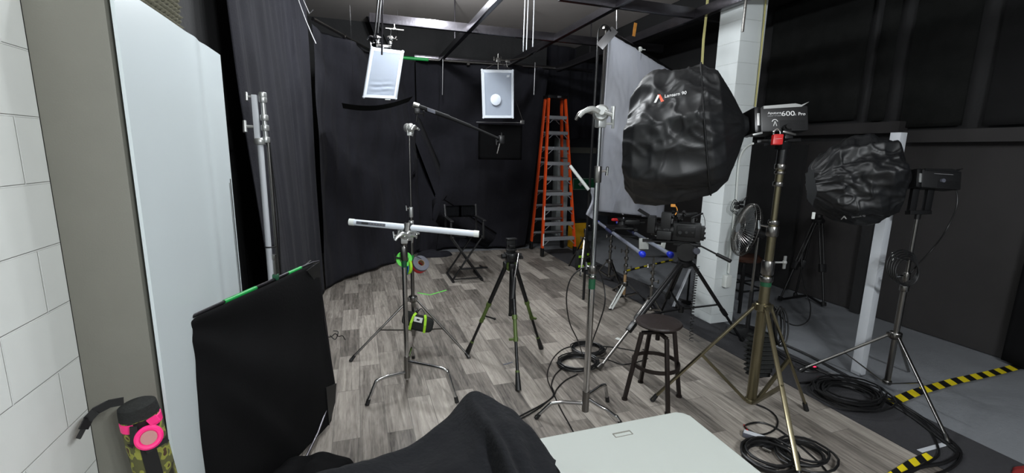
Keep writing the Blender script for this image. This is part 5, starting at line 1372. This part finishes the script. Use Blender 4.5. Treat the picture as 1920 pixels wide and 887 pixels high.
MB().path([mid+Z*.12, mid+Z*.2+sr_*.02, mid+Z*.26-sr_*.02, mid+Z*.31+sr_*.03], .007, 6).build('rope_end', 'silk', t)
# white bracket and board behind
q = DP(1207, 457, 5.4)
tag(MB().box(q, (.11, .02, .13), (Rv, Fv, Uv), bev=.003).build('white_board', 'white', loc=q), 'small white board standing behind the silver rails', 'board')
MB2 = MB(); d5 = 5.2
MB2.bar(DP(1223, 437, d5), DP(1249, 443, d5), .03, .045, bev=.004).bar(DP(1247, 442, d5), DP(1242, 466, d5), .03, .045, up=Rv, bev=.004).bar(DP(1244, 464, d5), DP(1230, 461, d5), .03, .04, bev=.004)
tag(MB2.build('white_bracket', 'white', loc=DP(1235, 445, d5)), 'white angular bracket between the silver rails and the cinema camera', 'bracket')
q = G(1297, 512, .45); e = G(1262, 578)
t = MB().bar(V(e.x+.28, e.y+.1, .44), V(e.x, e.y, .02), .012, .06, up=-Fv, bev=.003)  # leg of a shiny stand; its white reflection is put into the colour
tag(t.build('sheen_leg', 'white_paint', loc=e), 'narrow shiny stand leg, its reflection painted white, leaning in front of the foot of the white column', 'stand leg')
# black stand that the shiny leg leans on
tag(MB().cyl((e.x+.30, e.y+.12, 0), (e.x+.30, e.y+.12, .5), .012).lathe((e.x+.30, e.y+.12, 0), Z, [(0, .07), (.012, .07), (.02, .02)], 16).build('floor_peg', 'blkm', loc=(e.x+.3, e.y+.12, 0)), 'short black peg stand behind the camera tripod holding the shiny leg with its reflection painted white', 'stand')

# yellow bin, sign, far white pipe
b0 = V(PY(1082, 460, 7.75).x, 7.75, 0)
t = thing('waste_bin', 'yellow bin with black lid behind the orange ladder', 'bin', b0)
zt = ZA(b0, 416)
MB().box((b0.x, b0.y, zt/2), (.30, .26, zt), bev=.02).build('body', 'yellow', t)
MB().box((b0.x, b0.y, zt+.025), (.31, .27, .05), bev=.015).build('lid', 'blk', t)
a, e = PY(1074, 334, 9.44), PY(1118, 356, 9.44)
t = thing('exit_sign', 'green emergency sign with an arrow on the wall beyond the ladder', 'sign', ((a.x+e.x)/2, 9.44, e.z))
MB().box(((a.x+e.x)/2, 9.44, (a.z+e.z)/2), (e.x-a.x, .012, a.z-e.z), bev=.002).build('panel', 'sign', t)
cx, cz, w, h = (a.x+e.x)/2-.06, (a.z+e.z)/2, .12, .05
arrow = [(-.11, 0), (-.04, .06), (-.04, .025), (.09, .025), (.09, -.025), (-.04, -.025), (-.04, -.06)]
MB().poly([V(cx+x, 9.43, cz+z) for x, z in arrow], (0, .005, 0)).build('arrow', 'logo_w', t)
mb = MB(); W2, H2 = (e.x-a.x)/2-.015, (a.z-e.z)/2-.015; ccx = (a.x+e.x)/2
for s in (-1, 1): mb.box((ccx+s*W2, 9.432, cz), (.008, .006, H2*2)).box((ccx, 9.432, cz+s*H2), (W2*2, .006, .008))
mb.build('border', 'logo_w', t)
a = PY(1050, 452, 9.1)
struct(MB().box((a.x, 9.2, 1.1), (.26, .26, 2.3), bev=.01).build('trim_8', 'column'))
a, e = PY(1068, 276, 9.43), PY(1130, 288, 9.43)
struct(MB().box((a.x+.9, 9.43, (a.z+e.z)/2), (2.0, .04, a.z-e.z)).build('trim_9', 'grey'))
# threshold strip along the runner and tape on the bay floor
a, e = G(1178, 521), G(1312, 577)
tag(MB().bar(V(a.x, a.y, .004), V(e.x, e.y, .004), .05, .008, bev=.002).build('threshold_strip', 'aluminium', loc=(a.x, a.y, 0)), 'dull metal threshold strip on the bay floor behind the rails stands', 'strip')
def hazard(P, w, label, z=.001, n_=None, step=.10, ym='haz_y', y_only=None):
    pts = [G(x, y) for x, y in P]; Ls = [0]
    for a, b in zip(pts, pts[1:]): Ls.append(Ls[-1]+(b-a).length)
    def pos(s):
        s = max(0, min(Ls[-1], s))
        for i in range(len(pts)-1):
            if s <= Ls[i+1]+1e-6: return pts[i].lerp(pts[i+1], (s-Ls[i])/(Ls[i+1]-Ls[i])), (pts[i+1]-pts[i]).normalized()
        return pts[-1], (pts[-1]-pts[-2]).normalized()
    mb = MB(); k = 0; s = 0
    while s < Ls[-1]-.01:
        mb.mi = k % 2
        q = []
        for ds, sg in ((0, 1), (step, 1), (step, -1), (0, -1)):
            p, d = pos(s+ds+sg*step*.28); sd_ = V(-d.y, d.x, 0)
            q.append(V(p.x, p.y, z)+sd_*w/2*sg)
        mb.poly(q, V(0, 0, .0012)); k += 1; s += step
    tag(mb.build('hazard_tape', ['haz_y', 'blk'], loc=pts[0]), label, 'tape')
hazard([(1662, 758), (1720, 735), (1790, 715), (1860, 700), (1945, 678)], .075, 'yellow and black hazard tape running to the right edge on the dark floor', .001, step=.085)
hazard([(1173, 508), (1215, 498), (1262, 487)], .06, 'yellow and black hazard tape on the floor of the bay behind the rails', .001, step=.12)
hazard([(1745, 856), (1715, 868), (1665, 900)], .05, 'yellow and black hazard tape at the bottom edge beside the cable bundle', .0085, step=.07)
pts = [G(783, 549, .0015), G(806, 553, .0015), G(837, 544, .0015)]
mb = MB()
for a, e in zip(pts, pts[1:]): mb.bar(a, e, .022, .0015)
tag(mb.build('floor_mark', 'neon', loc=pts[0]), 'bright green tape mark bent in a V on the stage floor', 'tape')
tag(MB().bar(G(944, 684, .0015), G(961, 679, .0015), .018, .0012).build('floor_mark', 'greytape', loc=G(950, 682)), 'tiny grey tape mark on the floor left of the front tripod leg', 'tape')
tag(MB().bar(G(1155, 634, .0015), G(1168, 638, .0015), .05, .0012).build('floor_mark', 'white', loc=G(1160, 636)), 'tiny white tape scrap on the floor left of the stool', 'tape')
tag(MB().bar(G(1724, 846, .003), G(1771, 833, .003), .03, .0012).build('floor_mark', 'white_paint', loc=G(1750, 840)), 'pale tape strip on the carpet runner near the right stand foot', 'tape')

# ------------------------------------------------------------------ fan, tall stool, column fittings
c = G(1411, 624); c.z = 0
t = thing('pedestal_fan', 'grey pedestal fan turned sideways beside the white column', 'fan', c)
dF = dep(V(c.x, c.y, 1.0))
fcn = DP(1400, 431, dF)
rh = ray(1400, 431).normalized(); lf = rh.cross(Z).normalized()*-1; nrm = (lf*.90-rh*.34+Z*.17).normalized(); e1 = nrm.cross(Z).normalized(); e2 = e1.cross(nrm).normalized()
Rf_ = 50*dF/FPX
mb = MB(); mb.torus(fcn, Rf_, .006, nrm, 40, 6).torus(fcn+nrm*.035, Rf_*.97, .004, nrm, 40, 6)
for k in range(56):
    a = k*2*PI/56; d = e1*math.cos(a)+e2*math.sin(a)
    mb.path([fcn+nrm*.085+d*Rf_*.16, fcn+nrm*.075+d*Rf_*.6, fcn+nrm*.03+d*Rf_*.97, fcn+d*Rf_, fcn-nrm*.04+d*Rf_*.85, fcn-nrm*.055+d*Rf_*.3], .0021, 4, smooth=2)
mb.torus(fcn+nrm*.078, Rf_*.5, .003, nrm, 32, 5).build('cage', 'chrome_dull', t)
MB().lathe(fcn+nrm*.08, nrm, [(0, Rf_*.2), (.008, Rf_*.18), (.012, .0)], 24).build('badge', 'fan', t)
for k in range(3):
    a0 = k*2*PI/3+.4
    def fn(u, v):
        a = a0+u*1.6-.3*v; r = .05+v*(Rf_*.86-.05); d = e1*math.cos(a)+e2*math.sin(a)
        return fcn+d*r+nrm*(.02-.05*(u-.5))
    mb = MB().surf(fn, 12, 8); bmesh.ops.solidify(mb.bm, geom=mb.bm.faces[:], thickness=.003); mb.build('blade', 'fan', t, ang=180)
MB().cyl(fcn-nrm*.04, fcn-nrm*.17, .06, .045, 20).cyl(fcn-nrm*.0, fcn+nrm*.06, .02).build('motor', 'blk', t)
pj_ = fcn-nrm*.12
MB().cyl(V(pj_.x, pj_.y, pj_.z-.02), V(pj_.x, pj_.y, .03), .014).cyl(V(pj_.x, pj_.y, pj_.z-.05), pj_, .02).build('pole', 'chrome_dull', t)
MB().cyl(V(pj_.x, pj_.y, .0), V(pj_.x, pj_.y, .45), .022).build('lower_tube', 'blk', t)
MB().lathe((pj_.x, pj_.y, 0), Z, [(0, .19), (.02, .19), (.035, .05), (.05, .03)], 32).build('base', 'blk', t)

b0 = V(4.33, 4.12, 0)
t = thing('bar_stool', 'dark bar stool with brown leather seat behind the pedestal fan', 'stool', b0)
zs = ZA(b0, 482)
MB().lathe((b0.x, b0.y, zs-.05), Z, [(0, .15), (.02, .18), (.05, .185), (.075, .16), (.085, .0)], 30).build('seat', 'leather', t)
for sx in (-1, 1):
    for sy in (-1, 1): MB().bar((b0.x+sx*.19, b0.y+sy*.19, .0), (b0.x+sx*.12, b0.y+sy*.12, zs-.04), .028, .028, up=X, bev=.003).build('leg', 'blk', t)
for zz, k in ((.25, .17), (zs*.6, .15)):
    mb = MB()
    for s in (-1, 1): mb.bar((b0.x-k, b0.y+s*k, zz), (b0.x+k, b0.y+s*k, zz), .018, .018).bar((b0.x+s*k, b0.y-k, zz), (b0.x+s*k, b0.y+k, zz), .018, .018)
    mb.build('stretcher', 'blk', t)

yF = 3.748
q = PY(1363, 527, yF-.03)
t = thing('outlet_box', 'white outlet box with conduit low on the white column', 'outlet', q)
MB().box(q, (.075, .06, .13), bev=.006).build('box', 'white', t)
MB().cyl(PY(1366, 512, yF-.02), PY(1378, 392, yF-.02), .013).build('conduit', 'white', t)
q = PY(1379, 386, yF-.025)
t = thing('outlet_box', 'upper outlet box with black plugs on the white column', 'outlet', q)
MB().box(q, (.05, .05, .10), bev=.005).build('box', 'white', t)
mb = MB()
for dx, dz, L in ((-.03, .03, .05), (.025, .04, .04), (-.02, -.01, .05), (.03, 0, .04)): mb.box(q+V(dx, -.045, dz), (.035, L, .03), bev=.006)
mb.build('plug', 'blk', t)
mb = MB()
for k in range(3):
    s = 1+.25*k; mb.path([q+V(-.02, -.05, .03), q+V(-.06*s, -.07, .05*s), q+V(-.08*s, -.06, -.03), q+V(-.02, -.06, -.06*s)], .0035, 6).path([q+V(.02, -.05, .03), q+V(.05*s, -.07, .07*s), q+V(.07*s, -.05, 0), q+V(.04, -.04, -.08*s)], .0035, 6)
mb.build('cord', 'cable', t)
P = [PY(1412, 269, yF-.25), PY(1398, 278, yF-.12), PY(1388, 295, yF-.04), PY(1384, 320, yF-.02), PY(1382, 350, yF-.02), PY(1380, 380, yF-.02)]
tag(MB().path(P, .010, 8).build('white_conduit', 'white', loc=P[-1]), 'curved white conduit running up the white column from the plugs', 'pipe')

# ------------------------------------------------------------------ far tripod
c = G(1513, 561); c.z = 0
t = thing('tripod', 'black tripod standing by the dark right wall under the farther lantern', 'tripod', c)
za = ZA(c, 416); F3 = [G(1461, 566), G(1544, 577), G(1490, 559)]
for f in F3:
    f = V(f.x, f.y, .02); d = (f-c); d.z = 0; d.normalize(); h = V(c.x, c.y, za)+d*.05; s_ = d.cross(Z)
    L = MB().cyl(h+s_*.02, h.lerp(f, .55)+s_*.02, .011).cyl(h-s_*.02, h.lerp(f, .55)-s_*.02, .011).build('leg', 'blk', t)
    MB().cyl(h.lerp(f, .5), h.lerp(f, .97), .012).build('lower_section', 'blkm', L)
    MB().bar(h.lerp(f, .5), h.lerp(f, .6), .075, .05, bev=.01).build('leg_lock', 'blk', L)
    MB().bar(h.lerp(f, .95), V(f.x, f.y, .02), .05, .04, bev=.008).build('foot', 'blk', L)
    MB().bar(V(c.x, c.y, .05), V(f.x, f.y, .03), .03, .015).build('ground_spreader', 'blk', t)
MB().lathe((c.x, c.y, za-.03), Z, [(0, .05), (.03, .07), (.06, .07), (.09, .04), (.12, .04)], 20).build('bowl', 'blk', t)
# ------------------------------------------------------------------ cables on the right
coil(G(1590, 748), .30, 16, .0075, 31, 'large messy black cable coil on the runner near the farther lantern stand', .8, .5)
floor_cable([(1440, 640), (1462, 662), (1500, 680), (1560, 705), (1640, 742), (1700, 775), (1750, 812), (1783, 838), (1795, 852), (1770, 868), (1720, 878), (1660, 905)], .011, 'thick black cable sweeping round the right stand foot to the bottom edge', name='power_cable')
floor_cable([(1470, 645), (1520, 668), (1580, 700), (1650, 736), (1725, 780), (1775, 820), (1802, 850), (1780, 880), (1700, 905)], .009, 'outer black cable running beside the thick one at the right stand foot', name='power_cable')
floor_cable([(1455, 662), (1500, 694), (1560, 700), (1610, 718), (1650, 742)], .006, 'thin black cable passing behind the large messy coil')
floor_cable([(1500, 718), (1540, 716), (1600, 712), (1655, 745), (1690, 762), (1735, 795), (1760, 845), (1740, 868), (1690, 895)], .008, 'inner black cable running past the messy coil to the hazard tape', name='power_cable')
floor_cable([(1410, 755), (1440, 768), (1457, 785), (1453, 805), (1425, 815), (1396, 800), (1420, 792), (1450, 800), (1490, 828), (1540, 872), (1560, 900)], .006, 'black cable looping from the combo stand foot past the white adapter')
floor_cable([(1395, 797), (1402, 808), (1406, 818)], .005, 'short red cable end plugged into the white adapter', 'redtape')
q = G(1413, 823)
t = thing('power_adapter', 'white power adapter lying among the cables beside the table', 'adapter', q)
dx = (G(1431, 829)-G(1396, 818)); dx.z = 0; dx.normalize()
MB().box(q+Z*.018, (.13, .05, .03), (dx, dx.cross(Z), Z), bev=.006).build('body', 'greytape', t)
MB().box(q+Z*.0335, (.12, .04, .002), (dx, dx.cross(Z), Z)).build('label_face', 'white_paint', t)
coil(G(1440, 862), .20, 7, .008, 41, 'black cable coil at the bottom edge beside the pale table', .9, .5)
coil(G(1505, 858), .19, 5, .0075, 43, 'loose black cable coil under the near leg of the combo stand', .9, .5)
q = G(1450, 842); t = thing('cable_connector', 'cluster of metal and plastic connectors on the cables by the white adapter', 'connector', q)
mb = MB(); rnd = random.Random(5)
for i in range(6):
    p = q+V(rnd.uniform(-.06, .07), rnd.uniform(-.06, .05), .02); d = V(rnd.uniform(-1, 1), rnd.uniform(-1, 1), 0).normalized(); mb.cyl(p, p+d*.05, .010, n=10)
mb.build('plug_row', 'chrome_dull', t)
MB().box(q+V(-.05, -.0, .018), (.05, .03, .03), bev=.004).build('socket', 'blk', t)
q = G(1526, 690, .02)
t = thing('inline_switch', 'small inline switch with a glowing red light on the cable left of the white post', 'switch', q)
MB().box(q, (.07, .03, .024), bev=.005).build('body', 'blk', t)
rm, nt_, bb_ = newmat('red_indicator'); bb_.inputs['Emission Color'].default_value = lin((255, 50, 90)); bb_.inputs['Emission Strength'].default_value = 1.5; bb_.inputs['Base Color'].default_value = lin((200, 30, 50)); M['led'] = rm
MB().box(q+V(0, -.002, .013), (.025, .02, .006), bev=.002).build('indicator', 'led', t)
q = G(1905, 884)
tag(heap(q.x+.02, q.y-.03, .07, .05, .035, 55, 30, 12).build('red_cloth', 'redcloth', loc=(q.x, q.y, 0), ang=180), 'crumpled red cloth on the floor in the bottom right corner', 'cloth')
#@@PART lights
# ------------------------------------------------------------------ light: fluorescent ceiling fittings and daylight-grey spill from the rest of the studio
def fitting(x, y, z, power, L=1.2, rot=0.0, col=(.93, .97, 1)):
    t = thing('fluorescent_light', FL.pop(0), 'ceiling light', (x, y, z+.05))
    d = V(math.sin(rot), math.cos(rot), 0); s = V(d.y, -d.x, 0)
    MB().bar(V(x, y, z+.06)-d*L/2, V(x, y, z+.06)+d*L/2, .16, .05, bev=.006).build('housing', 'white_paint', t)
    for k in (-1, 1): MB().cyl(V(x, y, z+.03)+s*.05*k-d*L*.48, V(x, y, z+.03)+s*.05*k+d*L*.48, .013).build('tube', 'white', t)
    MB().cyl(V(x, y, z+.08)+d*.5, V(x, y, ZC)+d*.5, .006, n=6).cyl(V(x, y, z+.08)-d*.5, V(x, y, ZC)-d*.5, .006, n=6).build('hanger', 'steel_dk', t)
    ld = bpy.data.lights.new('fluorescent', 'AREA'); ld.shape = 'RECTANGLE'; ld.size = .14; ld.size_y = L; ld.energy = power*.22; ld.color = col
    lo = bpy.data.objects.new('fluorescent', ld); COL.objects.link(lo); lo.location = (x, y, z); lo.rotation_euler = (0, 0, -rot)
    for k in (-.4, 0, .4):
        pd = bpy.data.lights.new('fluorescent_glow', 'POINT'); pd.energy = power*.62; pd.color = col; pd.shadow_soft_size = .07
        po = bpy.data.objects.new('fluorescent_glow', pd); COL.objects.link(po); po.location = V(x, y, z-.09)+d*k*L
FL = ['long fluorescent fitting above the middle of the stage', 'long fluorescent fitting above the front of the stage', 'long fluorescent fitting hung low behind the camera position', 'long fluorescent fitting over the left front of the room']
fitting(.9, 5.1, 3.62, 75); fitting(.6, 2.9, 3.6, 34); fitting(1.3, -1.6, 3.1, 160)
w = bpy.data.worlds.new('world'); scn.world = w; w.use_nodes = True
w.node_tree.nodes['Background'].inputs[0].default_value = (.85, .93, 1, 1); w.node_tree.nodes['Background'].inputs[1].default_value = .12
vs = scn.view_settings; vs.view_transform = 'Standard'; vs.look = 'None'; vs.gamma = 1; vs.use_curve_mapping = False; vs.exposure = .35
scn.cycles.use_denoising = True
scn.cycles.max_bounces = 6
